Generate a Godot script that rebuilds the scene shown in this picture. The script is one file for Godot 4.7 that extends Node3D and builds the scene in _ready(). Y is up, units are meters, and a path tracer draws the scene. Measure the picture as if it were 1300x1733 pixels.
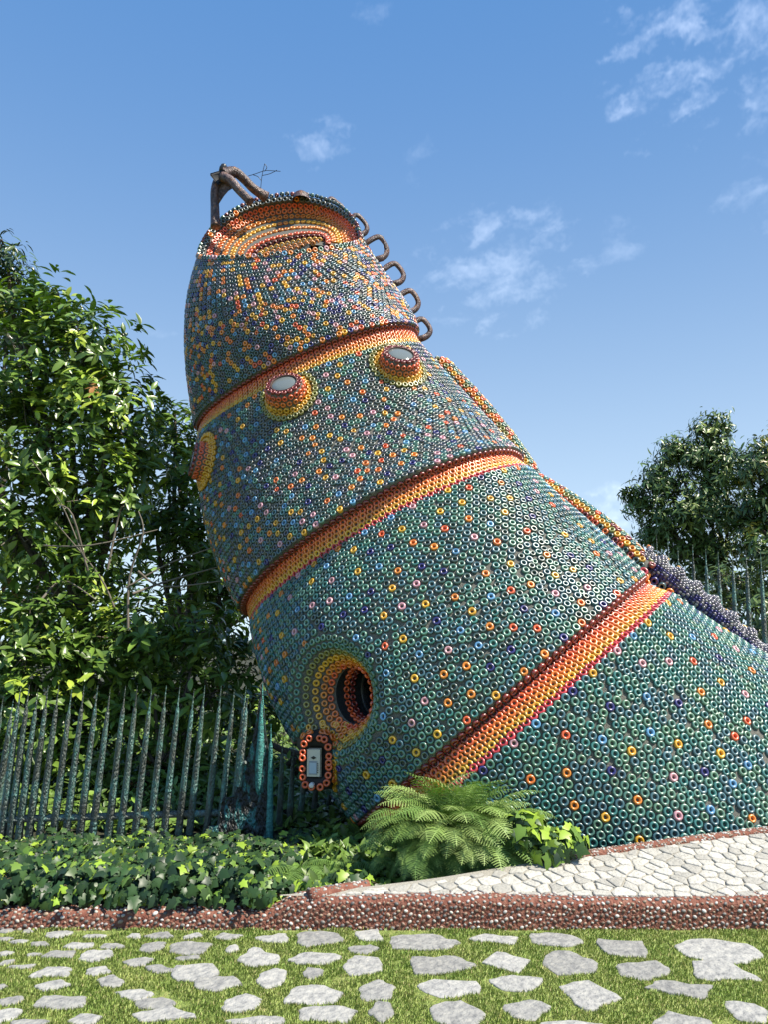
extends Node3D
# Photo-pixel space used only to lay things out: 1300 x 1733, focal length 1302 px, pitch 9.5 degrees, eye 1.65 m.
const F := 1302.0
var sn := sin(deg_to_rad(9.5))
var cs := cos(deg_to_rad(9.5))
const EYE := Vector3(0, 1.65, 0)
var rng := RandomNumberGenerator.new()
var taken := {}
var mats := {}

# ---------------------------------------------------------------- basics
func at(px: float, py: float, d: float) -> Vector3:
	var y := (866.5 - py) / F * d
	return Vector3((px - 650.0) / F * d, 1.65 + y * cs + d * sn, y * sn - d * cs)

func on_level(px: float, py: float, h: float) -> Vector3:
	return at(px, py, (h - 1.65) / (sn + (866.5 - py) / F * cs))

func numbered(called: String) -> String:
	if not taken.has(called):
		taken[called] = 0
		return called
	taken[called] += 1
	return "%s_%03d" % [called, taken[called]]

func tag(o: Node, label: String, category := "", group := "", kind := "") -> Node:
	if label: o.set_meta("label", label)
	if category: o.set_meta("category", category)
	if group: o.set_meta("group", group)
	if kind: o.set_meta("kind", kind)
	return o

func thing(called: String, label: String, category: String, where := Vector3.ZERO, group := "") -> Node3D:
	var o := Node3D.new()
	o.name = numbered(called)
	add_child(o, true)
	o.position = where
	var sets := {"broadleaf_tree": "broadleaf trees at the left", "leafy_shrub": "leafy shrubs behind the fence", "background_tree": "trees in the background", "bank_tree": "trees on the right bank", "fern": "ferns under the sculpture", "spiked_fence": "bronze spiked fences", "ivy_clump": "ivy clumps beside the fern"}
	tag(o, label, category, group if group else sets.get(called, ""))
	return o

func put(called: String, mesh: Mesh, m: Material, parent: Node = null, xf := Transform3D()) -> MeshInstance3D:
	var o := MeshInstance3D.new()
	o.mesh = mesh
	if m: o.set_surface_override_material(0, m)
	o.transform = xf
	if parent == null:
		o.name = numbered(called)
		add_child(o, true)
	else:
		var n := called
		var key := "%d/%s" % [parent.get_instance_id(), called]
		if taken.has(key):
			taken[key] += 1
			n = "%s_%03d" % [called, taken[key]]
		else:
			taken[key] = 0
		o.name = n
		parent.add_child(o, true)
	return o

func lin(r: float, g: float, b: float) -> Color:
	return Color(r, g, b).linear_to_srgb()

func noise_tex(freq: float, stops: Array, seed_ := 1, octaves := 4, kind := FastNoiseLite.TYPE_SIMPLEX_SMOOTH, size := 512) -> NoiseTexture2D:
	var n := FastNoiseLite.new()
	n.noise_type = kind
	n.seed = seed_
	n.frequency = freq
	n.fractal_octaves = octaves
	var t := NoiseTexture2D.new()
	t.width = size
	t.height = size
	t.seamless = true
	t.noise = n
	if stops.size():
		var g := Gradient.new()
		var offs := PackedFloat32Array()
		var cols := PackedColorArray()
		for s in stops:
			offs.append(s[0])
			cols.append((s[1] as Color))
		g.offsets = offs
		g.colors = cols
		t.color_ramp = g
	return t

func bump_tex(freq: float, strength: float, seed_ := 7, octaves := 5) -> NoiseTexture2D:
	var t := noise_tex(freq, [], seed_, octaves)
	t.as_normal_map = true
	t.bump_strength = strength
	return t

func surf(rough: float, tex: Texture2D = null, scale := 1.0, bump: Texture2D = null, bscale := 1.0, world := true) -> StandardMaterial3D:
	var m := StandardMaterial3D.new()
	m.roughness = rough
	if tex: m.albedo_texture = tex
	if bump:
		m.normal_enabled = true
		m.normal_texture = bump
		m.normal_scale = bscale
	m.uv1_triplanar = true
	m.uv1_world_triplanar = world
	m.uv1_scale = Vector3.ONE * scale
	return m

func flat(c: Color, rough := 0.6, metal := 0.0) -> StandardMaterial3D:
	var m := StandardMaterial3D.new()
	m.albedo_color = c.linear_to_srgb()
	m.roughness = rough
	m.metallic = metal
	return m

func make(v: PackedVector3Array, n: PackedVector3Array, ix: PackedInt32Array, c := PackedColorArray()) -> ArrayMesh:
	for i in range(0, ix.size(), 3):
		var p := v[ix[i]]
		if (v[ix[i + 2]] - p).cross(v[ix[i + 1]] - p).dot(n[ix[i]] + n[ix[i + 1]] + n[ix[i + 2]]) < 0:
			var t := ix[i + 1]
			ix[i + 1] = ix[i + 2]
			ix[i + 2] = t
	var a := []
	a.resize(Mesh.ARRAY_MAX)
	a[Mesh.ARRAY_VERTEX] = v
	a[Mesh.ARRAY_NORMAL] = n
	a[Mesh.ARRAY_INDEX] = ix
	if c.size(): a[Mesh.ARRAY_COLOR] = c
	var m := ArrayMesh.new()
	m.add_surface_from_arrays(Mesh.PRIMITIVE_TRIANGLES, a)
	return m

# rows: array of PackedVector3Array of equal length -> smooth sheet; keep: optional test for each quad
func sheet(rows: Array, keep = null, wrap := false) -> ArrayMesh:
	var nr := rows.size()
	var nc: int = rows[0].size()
	var v := PackedVector3Array()
	var n := PackedVector3Array()
	var ix := PackedInt32Array()
	for r in nr:
		for c in nc:
			var p: Vector3 = rows[r][c]
			var du: Vector3
			if wrap:
				du = rows[r][1 if c == nc - 1 else c + 1] - rows[r][nc - 2 if c == 0 else c - 1]
			else:
				du = rows[r][mini(c + 1, nc - 1)] - rows[r][maxi(c - 1, 0)]
			var dv: Vector3 = rows[mini(r + 1, nr - 1)][c] - rows[maxi(r - 1, 0)][c]
			v.append(p)
			n.append(du.cross(dv).normalized())
	for r in nr - 1:
		for c in nc - 1:
			var a := r * nc + c
			if keep != null and not keep.call((v[a] + v[a + nc + 1]) * 0.5):
				continue
			ix.append_array([a, a + 1, a + nc + 1, a, a + nc + 1, a + nc])
	for r in nr:
		var sum := Vector3.ZERO
		for q in [r - 1, r + 1]:
			if q >= 0 and q < nr:
				for c in nc: sum += n[q * nc + c]
		for c in nc:
			if n[r * nc + c].length() < 0.5: n[r * nc + c] = sum.normalized()
	# a closed shape has its normals outward
	if wrap:
		var mid := Vector3.ZERO
		for p in v: mid += p
		mid /= v.size()
		var vol := 0.0
		for i in range(0, ix.size(), 3):
			var p := v[ix[i]]
			var fn := (v[ix[i + 2]] - p).cross(v[ix[i + 1]] - p)
			vol += fn.dot(p - mid) * signf(fn.dot(n[ix[i]] + n[ix[i + 1]] + n[ix[i + 2]]))
		if vol < 0:
			for i in n.size(): n[i] = -n[i]
		for i in n.size():
			if n[i].length() < 0.5: n[i] = (v[i] - mid).normalized()
	return make(v, n, ix)

func tube(pts: Array, radii: Array, sides := 8, squash := 1.0) -> ArrayMesh:
	var rows := []
	var ref := Vector3.UP
	var t0: Vector3 = (pts[1] - pts[0]).normalized()
	if absf(t0.dot(ref)) > 0.9: ref = Vector3.RIGHT
	var u := t0.cross(ref).normalized()
	var count := pts.size()
	for i in count:
		var t: Vector3 = (pts[mini(i + 1, count - 1)] - pts[maxi(i - 1, 0)]).normalized()
		u = (u - t * u.dot(t)).normalized()
		var w := t.cross(u)
		var row := PackedVector3Array()
		for k in sides + 1:
			var a := TAU * k / sides
			row.append(pts[i] + (u * cos(a) + w * sin(a) * squash) * radii[i])
		if i == 0:
			var cap := PackedVector3Array()
			cap.resize(sides + 1)
			cap.fill(pts[0])
			rows.append(cap)
		rows.append(row)
		if i == count - 1:
			var cap := PackedVector3Array()
			cap.resize(sides + 1)
			cap.fill(pts[i])
			rows.append(cap)
	return sheet(rows, null, true)

# profile of (radius, height) turned about y
func lathe(prof: Array, sides := 14) -> ArrayMesh:
	var rows := []
	for p in prof:
		var row := PackedVector3Array()
		for k in sides + 1:
			var a := TAU * k / sides
			row.append(Vector3(cos(a) * p[0], p[1], sin(a) * p[0]))
		rows.append(row)
	return sheet(rows, null, true)

func spline(pts: Array, steps := 5) -> Array:
	var o := []
	for i in pts.size() - 1:
		var a = pts[maxi(i - 1, 0)]
		var b = pts[i]
		var c = pts[i + 1]
		var d = pts[mini(i + 2, pts.size() - 1)]
		for k in steps:
			var t := float(k) / steps
			o.append(0.5 * ((2.0 * b) + (c - a) * t + (2.0 * a - 5.0 * b + 4.0 * c - d) * t * t + (3.0 * b - a - 3.0 * c + d) * t * t * t))
	o.append(pts[-1])
	return o

func merge(meshes: Array) -> ArrayMesh:
	var st := SurfaceTool.new()
	st.begin(Mesh.PRIMITIVE_TRIANGLES)
	for e in meshes:
		st.append_from(e[0], 0, e[1])
	return st.commit()

func box(s: Vector3) -> Mesh:
	var b := BoxMesh.new()
	b.size = s
	return b

func stand(p: Vector3, n: Vector3, spin := 0.0, s := 1.0, along := Vector3.ZERO) -> Transform3D:
	n = n.normalized()
	var x := along - n * along.dot(n)
	if x.length() < 0.01:
		x = n.cross(Vector3(0.31, 0.2, 0.93))
	x = x.normalized().rotated(n, spin)
	return Transform3D(Basis(x, n, x.cross(n)).scaled(Vector3.ONE * s) if s == 1.0 else Basis(x * s, n * s, x.cross(n) * s), p)

# Countable pieces: the 300 that show largest become parts of their own, the others one stuff part.
func scatter(called: String, mesh: Mesh, xfs: Array, ids: PackedInt32Array, palette: Array, base: StandardMaterial3D, parent: Node, most := 300, jitter := 0.18, stuff_name := "") -> void:
	var order := []
	for i in xfs.size():
		var x: Transform3D = xfs[i]
		var d := (-(x.origin - EYE).z * cs + (x.origin - EYE).y * sn)
		var px := 650.0 + (x.origin.x - EYE.x) / d * F
		var py := 866.5 - ((x.origin.y - EYE.y) * cs + (x.origin.z - EYE.z) * sn) / d * F
		var inside := px > -10 and px < 1310 and py > -10 and py < 1743 and d > 0
		order.append([x.basis.x.length() / maxf(d, 0.1) * (1.0 if inside else 0.01), i])
	order.sort_custom(func(a, b): return a[0] > b[0])
	var r := RandomNumberGenerator.new()
	r.seed = xfs.size() + 5
	var own := mini(most, xfs.size())
	var made := {}
	for k in own:
		var i: int = order[k][1]
		var key := "%d/%d" % [ids[i], r.randi() % 3]
		if not made.has(key):
			var m: StandardMaterial3D = base.duplicate()
			var f := 1.0 + r.randf_range(-jitter, jitter)
			var c: Color = palette[ids[i]]
			m.albedo_color = Color(c.r * f, c.g * f, c.b * f).linear_to_srgb()
			made[key] = m
		put(called, mesh, made[key], parent, xfs[i])
	var rest := xfs.size() - own
	if rest <= 0: return
	var mm := MultiMesh.new()
	mm.transform_format = MultiMesh.TRANSFORM_3D
	mm.use_colors = true
	mm.mesh = mesh
	mm.instance_count = rest
	for k in rest:
		var i: int = order[own + k][1]
		mm.set_instance_transform(k, xfs[i])
		var f := 1.0 + r.randf_range(-jitter, jitter)
		var c: Color = palette[ids[i]]
		mm.set_instance_color(k, Color(c.r * f, c.g * f * (1.0 + r.randf_range(-0.06, 0.06)), c.b * f))
	var mi := MultiMeshInstance3D.new()
	mi.multimesh = mm
	var mb: StandardMaterial3D = base.duplicate()
	mb.vertex_color_use_as_albedo = true
	mb.albedo_color = Color.WHITE
	mi.material_override = mb
	mi.set_meta("kind", "stuff")
	var n := stuff_name if stuff_name else called + "_mass"
	var key2 := "%d/%s" % [parent.get_instance_id(), n]
	taken[key2] = taken.get(key2, -1) + 1
	mi.name = n if taken[key2] == 0 else "%s_%03d" % [n, taken[key2]]
	parent.add_child(mi, true)

# ---------------------------------------------------------------- camera, sky, sun
func set_up() -> void:
	var cam := Camera3D.new()
	cam.name = "camera"
	cam.fov = rad_to_deg(2.0 * atan(866.5 / F))
	cam.far = 900.0
	cam.near = 0.05
	add_child(cam)
	cam.position = EYE
	cam.rotation_degrees = Vector3(9.5, 0, 0)
	cam.current = true
	var env := Environment.new()
	env.background_mode = Environment.BG_SKY
	env.tonemap_mode = Environment.TONE_MAPPER_LINEAR
	env.tonemap_exposure = 1.68
	env.sdfgi_enabled = true
	env.ssao_enabled = true
	env.ssil_enabled = true
	var sm := ProceduralSkyMaterial.new()
	sm.sky_top_color = Color(0.265, 0.445, 0.655)
	sm.sky_horizon_color = Color(0.745, 0.825, 0.875)
	sm.sky_curve = 0.22
	sm.ground_horizon_color = Color(0.55, 0.58, 0.55)
	sm.ground_bottom_color = Color(0.30, 0.32, 0.26)
	sm.sun_angle_max = 12.0
	sm.sky_cover = clouds()
	sm.sky_cover_modulate = Color(1, 1, 1, 1)
	var sky := Sky.new()
	sky.sky_material = sm
	env.sky = sky
	var we := WorldEnvironment.new()
	we.name = "environment"
	we.environment = env
	add_child(we)
	var sun := DirectionalLight3D.new()
	sun.name = "sun"
	sun.light_energy = 1.6
	sun.light_color = Color(1.0, 0.965, 0.90)
	sun.light_angular_distance = 0.5
	sun.shadow_enabled = true
	add_child(sun)
	sun.look_at_from_position(Vector3(0.52, 0.82, 0.22) * 50.0, Vector3.ZERO)

func clouds() -> ImageTexture:
	var w := 4096
	var h := 2048
	var im := Image.create_empty(w, h, false, Image.FORMAT_RGBA8)
	im.fill(Color(0, 0, 0, 0))
	var n := FastNoiseLite.new()
	n.seed = 11
	n.frequency = 0.02
	n.fractal_octaves = 6
	n.fractal_gain = 0.58
	n.domain_warp_enabled = true
	n.domain_warp_amplitude = 34.0
	n.domain_warp_frequency = 0.02
	# [x, y, half width, half height, strength, threshold] in photo pixels; further ones round the sky follow
	var spots := []
	for s in [[1215, 55, 165, 120, 0.75, 0.12], [1120, 150, 90, 60, 0.4, 0.2], [1280, 180, 60, 40, 0.5, 0.18], [1285, 320, 60, 60, 0.35, 0.15], [850, 450, 125, 95, 0.5, 0.02], [545, 240, 62, 34, 0.55, 0.1], [740, 490, 50, 20, 0.25, 0.1],
			[1050, 405, 40, 36, 0.28, 0.05], [1050, 880, 70, 60, 0.8, 0.0], [615, 15, 40, 20, 0.25, 0.1], [275, 565, 40, 10, 0.2, 0.1], [700, 260, 40, 40, 0.15, 0.1], [1190, 205, 30, 14, 0.4, 0.1]]:
		var d := (at(s[0], s[1], 1.0) - EYE).normalized()
		var k := 0.0440 / (360.0 / w) * 1.0
		spots.append([fposmod(atan2(d.x, -d.z) / TAU, 1.0) * w, acos(d.y) / PI * h, s[2] * k / maxf(sqrt(1.0 - d.y * d.y), 0.3), s[3] * k, s[4], s[5]])
	for i in 34:
		var az := rng.randf_range(0.0, 1.0)
		if az < 0.1 or az > 0.9: continue
		spots.append([az * w, rng.randf_range(0.2, 0.47) * h, rng.randf_range(60, 150), rng.randf_range(25, 70), rng.randf_range(0.3, 0.7), 0.08])
	for s in spots:
		for y in range(maxi(0, int(s[1] - s[3] * 1.5)), mini(h, int(s[1] + s[3] * 1.5))):
			for x in range(int(s[0] - s[2] * 1.5), int(s[0] + s[2] * 1.5)):
				var ex: float = (x - s[0]) / s[2]
				var ey: float = (y - s[1]) / s[3]
				var e := 1.0 - (ex * ex + ey * ey)
				if e <= -0.9: continue
				var v: float = n.get_noise_2d(x * 0.9 + y * 0.5, y * 1.9) * 0.85 + 0.40 * e - s[5] - 0.02 + 0.20 * n.get_noise_2d(x * 5.0 + 900, y * 6.0)
				if v <= 0: continue
				var a: float = pow(clampf(v * 1.0, 0, 1), 1.35) * s[4] * 0.43
				var old := im.get_pixel(posmod(x, w), y).a
				im.set_pixel(posmod(x, w), y, Color(1, 1, 1, maxf(old, a)))
	return ImageTexture.create_from_image(im)

# ---------------------------------------------------------------- ground
func hill(x: float, z: float) -> float:
	var far := clampf((-6.4 - z) / 3.6, 0, 1)
	far = far * far * (3 - 2 * far)
	var side := clampf((x - 0.9) / 2.2, 0, 1)
	side = side * side * (3 - 2 * side)
	return far * side * (1.35 + 0.055 * clampf(-10.0 - z, 0, 14))

func deck(z: float) -> float:
	return 0.161 + 0.155 * (-4.82 - z)

const KZ := -4.80

func build_ground() -> void:
	var soil := surf(0.95, noise_tex(0.03, [[0.0, lin(0.02, 0.02, 0.012)], [0.5, lin(0.04, 0.042, 0.022)], [1.0, lin(0.065, 0.07, 0.032)]], 3), 1.3, bump_tex(0.05, 8.0), 1.0)
	mats.soil = soil
	var xs := []
	for i in range(-60, 61): xs.append(signf(i) * (absf(i) * 0.12 + pow(absf(i) / 60.0, 5.0) * 320.0))
	var zs := []
	for i in 121: zs.append(6.0 - i * 0.22 - pow(i / 120.0, 8.0) * 380.0)
	zs.push_front(60.0)
	zs.push_front(300.0)
	var rows := []
	for z in zs:
		var row := PackedVector3Array()
		for x in xs:
			row.append(Vector3(x, hill(x, z) - 0.012, z))
		rows.append(row)
	tag(put("ground", sheet(rows), soil), "brown soil ground running back under the trees", "", "", "structure")
	# lawn sheet in front of the kerb, with the stepping stones as its pieces
	var turf := surf(0.95, noise_tex(0.02, [[0.0, lin(0.10, 0.13, 0.03)], [0.5, lin(0.19, 0.25, 0.055)], [1.0, lin(0.30, 0.29, 0.11)]], 9), 1.6, bump_tex(0.08, 6.0, 12), 1.0)
	rows = []
	for z in [KZ + 0.02, -4.4, -4.0, -3.6, -3.2, -2.0, 0.0, 5.0]:
		var row := PackedVector3Array()
		for i in range(-20, 21): row.append(Vector3(i * 0.6, 0.0, z))
		rows.append(row)
	var lawn := put("lawn", sheet(rows), turf)
	tag(lawn, "short lawn with irregular grey stepping stones set in it", "", "", "structure")
	var stone_mats := []
	for k in 4:
		var g: float = [0.29, 0.34, 0.26, 0.36][k]
		var sm := surf(0.85, noise_tex(0.012, [[0.0, lin(g * 0.55, g * 0.56, g * 0.56)], [0.42, lin(g * 0.9, g * 0.9, g * 0.87)], [0.62, lin(g, g, g * 0.95)], [1.0, lin(g * 1.25, g * 1.22, g * 1.12)]], 20 + k, 6), 2.4, bump_tex(0.02, 10.0, 30 + k, 6), 1.0)
		stone_mats.append(sm)
	mats.stones = stone_mats
	var list := [
		[[195, 157, 90, 18], [15, 172, 50, 12], [60, 182, 75, 14], [135, 190, 105, 18], [320, 163, 75, 12], [455, 163, 55, 14], [540, 162, 95, 22], [655, 163, 75, 20], [765, 165, 95, 22], [920, 170, 120, 30], [1080, 172, 150, 46], [1255, 160, 100, 40], [20, 145, 50, 12], [90, 147, 40, 10],
		[265, 195, 90, 18], [205, 224, 135, 36], [115, 225, 60, 14], [20, 222, 50, 14], [380, 197, 85, 16], [515, 200, 95, 44], [640, 205, 130, 40], [785, 207, 48, 24], [1230, 207, 95, 28],
		[20, 253, 40, 18], [75, 265, 115, 22], [325, 232, 140, 46], [465, 250, 110, 28], [635, 238, 95, 20], [875, 236, 130, 56], [1065, 240, 180, 34],
		[160, 288, 160, 44], [335, 280, 85, 28], [535, 273, 130, 36], [655, 287, 190, 70], [1055, 288, 65, 40], [1225, 265, 135, 62],
		[180, 328, 145, 48], [375, 316, 115, 46], [740, 322, 175, 66], [925, 303, 90, 56],
		[215, 384, 205, 50], [450, 360, 170, 52], [1060, 362, 195, 60], [1275, 345, 115, 60], [-10, 336, 60, 20],
		[30, 382, 90, 28], [515, 390, 165, 50], [815, 390, 150, 78], [1105, 427, 215, 66],
		[20, 430, 100, 55], [555, 428, 260, 66], [290, 443, 110, 44], [100, 456, 160, 28], [860, 450, 210, 40], [1290, 420, 90, 60]],
		[[140, 425, 220, 46], [375, 415, 150, 34], [585, 417, 170, 42], [822, 440, 170, 62], [1125, 450, 265, 72],
		[185, 502, 235, 58], [412, 490, 150, 62], [625, 492, 190, 72], [880, 520, 155, 58], [1150, 520, 250, 90],
		[225, 578, 185, 64], [445, 562, 190, 48], [700, 600, 235, 130], [1010, 585, 280, 72],
		[265, 668, 175, 76], [485, 650, 150, 62], [1235, 660, 160, 80], [650, 715, 210, 50], [990, 690, 250, 80]]]
	var r := RandomNumberGenerator.new()
	r.seed = 5
	var outlines := []
	var placed := []
	for part in 2:
		for s in list[part]:
			var cx: float = s[0] / 2.0 + (0.0 if part == 0 else 650.0)
			var cy: float = s[1] / 2.0 + (1500.0 if part == 0 else 1380.0)
			var c := on_level(cx, cy, 0.012)
			var e := on_level(cx + s[2] / 4.0, cy, 0.012)
			var n := on_level(cx, cy - s[3] / 4.0, 0.012)
			var f := on_level(cx, cy + s[3] / 4.0, 0.012)
			var hx := (e - c).length()
			var hz := (n - f).length() * 0.5
			c = Vector3(c.x, 0, (n.z + f.z) * 0.5)
			var grow_x := 1.14
			var grow_z := 1.2
			for o in placed:
				if absf(o.x - c.x) < (o.z + hx) * 0.95 and absf(o.y - c.z) < (o.w + hz) * 1.12:
					grow_x = 0.96
					grow_z = 0.88
			placed.append(Vector4(c.x, c.z, hx, hz))
			outlines.append(stone_outline(c, hx * grow_x, hz * grow_z, r))
	# further stones towards the viewer, below the frame
	for i in 40:
		var c := Vector3(r.randf_range(-2.6, 2.6), 0, r.randf_range(-3.45, -1.6))
		var ok := true
		for o in outlines:
			if (o[0] - c).length() < 0.34: ok = false
		if ok: outlines.append(stone_outline(c, r.randf_range(0.1, 0.19), r.randf_range(0.09, 0.15), r))
	for o in outlines:
		put("stepping_stone", slab(o[1], 0.008, 0.008, r, 0.004, -0.03), stone_mats[r.randi() % 4], lawn)
	grass(outlines)
	mats.outlines = outlines

func stone_outline(c: Vector3, hx: float, hz: float, r: RandomNumberGenerator) -> Array:
	var pts := PackedVector2Array()
	var n := r.randi_range(4, 6)
	var a0 := r.randf() * TAU
	var corner := []
	for k in n:
		var a := a0 + TAU * (k + r.randf_range(-0.28, 0.28)) / n
		var q := pow(pow(absf(cos(a)), 3.0) + pow(absf(sin(a)), 3.0), -1.0 / 3.0)
		corner.append(Vector2(cos(a) * hx, sin(a) * hz) * q * r.randf_range(0.88, 1.14))
	for k in n:
		var p: Vector2 = corner[k]
		var q: Vector2 = corner[(k + 1) % n]
		for j in 4:
			var t := (j + 0.12) / 4.0
			var w := p.lerp(q, t)
			w += (q - p).orthogonal().normalized() * r.randf_range(-0.06, 0.06) * (q - p).length() * (0.3 if j == 0 else 1.0)
			if j == 0: w *= 0.96
			pts.append(Vector2(c.x, c.z) + w)
	return [c, pts]

# an irregular slab: outline in xz, top at height, rounded rim, slightly uneven top
func slab(outline: PackedVector2Array, top: float, bevel: float, r: RandomNumberGenerator, rough := 0.004, bottom := 0.0, plane = null) -> ArrayMesh:
	var c := Vector2.ZERO
	for p in outline: c += p
	c /= outline.size()
	var rows := []
	var n := outline.size()
	var tilt := Vector2(r.randf_range(-1, 1), r.randf_range(-1, 1)) * 0.02
	for ring in [[0.0, bottom], [0.0, top - bevel], [0.35, top - bevel * 0.35], [1.0, top], [2.6, top + rough * 0.3], [6.0, top + rough * 0.5], [-1.0, top + rough * 0.4]]:
		var row := PackedVector3Array()
		for k in n + 1:
			var p := outline[k % n]
			var d := (c - p)
			var q: Vector2 = c if ring[0] < 0 else p + d * minf(0.8, ring[0] * bevel / maxf(d.length(), 0.001))
			var y: float = ring[1]
			if ring[0] != 0.0: y += (q - c).dot(tilt) + (sin(q.x * 41.0 + c.y * 9.0) + sin(q.y * 53.0 + q.x * 17.0)) * rough * 0.3
			if plane != null: y += plane.call(q.y)
			row.append(Vector3(q.x, y, q.y))
		rows.append(row)
	return sheet(rows, null, true)

func grass(outlines: Array) -> void:
	var r := RandomNumberGenerator.new()
	r.seed = 77
	var v := PackedVector3Array([Vector3(-0.0016, 0, 0), Vector3(0.0016, 0, 0), Vector3(-0.0012, 0.011, 0.002), Vector3(0.0012, 0.011, 0.002), Vector3(0, 0.022, 0.009)])
	var n := PackedVector3Array()
	for i in 5: n.append(Vector3(0, 0.75, 0.66))
	var blade := make(v, n, PackedInt32Array([0, 1, 2, 1, 3, 2, 2, 3, 4]))
	var cell := {}
	for o in outlines:
		for gx in range(int(floor((o[0].x - 0.5) / 0.25)), int(floor((o[0].x + 0.5) / 0.25)) + 1):
			for gz in range(int(floor((o[0].z - 0.5) / 0.25)), int(floor((o[0].z + 0.5) / 0.25)) + 1):
				var key := Vector2i(gx, gz)
				if not cell.has(key): cell[key] = []
				cell[key].append(o[1])
	var patch := FastNoiseLite.new()
	patch.seed = 4
	patch.frequency = 2.2
	var tone := FastNoiseLite.new()
	tone.seed = 8
	tone.frequency = 3.0
	var xf: Array[Transform3D] = []
	var col := PackedColorArray()
	for i in 300000:
		var z := -4.80 + pow(r.randf(), 1.15) * 1.75
		var half := 0.35 + absf(z) * 0.52
		var x := r.randf_range(-half, half)
		var p := Vector2(x, z)
		var edge := clampf((z + 4.80) / 0.12, 0, 1)
		var bare := patch.get_noise_2d(x, z) + (1.0 - edge) * 0.55
		if bare > 0.42 and r.randf() < 0.9: continue
		var hit := false
		for o in cell.get(Vector2i(int(floor(x / 0.25)), int(floor(z / 0.25))), []):
			if Geometry2D.is_point_in_polygon(p, o):
				hit = true
				break
		if hit: continue
		var s := r.randf_range(0.4, 0.95)
		var b := Basis(Vector3.UP, r.randf() * TAU) * Basis(Vector3.RIGHT, r.randf_range(-0.15, 0.75))
		xf.append(Transform3D(b.scaled(Vector3(1.0, s, s)), Vector3(x, 0.001, z)))
		var t := tone.get_noise_2d(x, z) * 0.5 + 0.5 + r.randf_range(-0.25, 0.25)
		var c := Color(0.22, 0.375, 0.06).lerp(Color(0.47, 0.53, 0.17), clampf(t, 0, 1))
		if r.randf() < 0.10: c = Color(0.48, 0.43, 0.20)
		col.append(c)
	var mm := MultiMesh.new()
	mm.transform_format = MultiMesh.TRANSFORM_3D
	mm.use_colors = true
	mm.mesh = blade
	mm.instance_count = xf.size()
	for i in xf.size():
		mm.set_instance_transform(i, xf[i])
		mm.set_instance_color(i, col[i])
	var m := StandardMaterial3D.new()
	m.vertex_color_use_as_albedo = true
	m.roughness = 0.6
	m.backlight_enabled = true
	m.backlight = Color(0.2, 0.3, 0.05)
	var mi := MultiMeshInstance3D.new()
	mi.name = "grass"
	mi.multimesh = mm
	mi.material_override = m
	add_child(mi)
	tag(mi, "short bright green grass growing between the stepping stones", "grass", "", "stuff")

# ---------------------------------------------------------------- kerb and paved ramp
func kerb_top(x: float) -> float:
	var t := clampf((x + 0.72) / 0.22, 0, 1)
	return lerpf(0.078, 0.165, t * t * (3 - 2 * t)) + 0.006 * sin(x * 3.1)

func kerb_point(x: float, s: float) -> Vector3:
	# s runs from the foot of the front face (0) over the rounded edge to the back of the top (1)
	var h := kerb_top(x)
	var z := KZ + 0.03 * x / 2.2 + 0.008 * sin(x * 2.3)
	var b := 0.045
	if s < 0.55:
		var t := s / 0.55
		return Vector3(x, (h - b) * t - 0.02 * (1.0 - t), z - 0.012 * t)
	if s < 0.8:
		var a := (s - 0.55) / 0.25 * PI / 2
		return Vector3(x, h - b + b * sin(a), z - 0.012 - b * (1.0 - cos(a)))
	return Vector3(x, h, z - 0.012 - b - 0.09 * (s - 0.8) / 0.2)

func pebble_mesh() -> ArrayMesh:
	var rows := []
	for i in 6:
		var a := PI * i / 5.0
		var row := PackedVector3Array()
		for k in 9:
			var b := TAU * k / 8.0
			row.append(Vector3(sin(a) * cos(b), cos(a) * 0.62, sin(a) * sin(b) * 0.72))
		rows.append(row)
	return sheet(rows, null, true)

const PEB := [Color(0.36, 0.34, 0.31), Color(0.24, 0.225, 0.21), Color(0.48, 0.465, 0.44), Color(0.20, 0.135, 0.10), Color(0.14, 0.135, 0.13), Color(0.30, 0.22, 0.16)]

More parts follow.
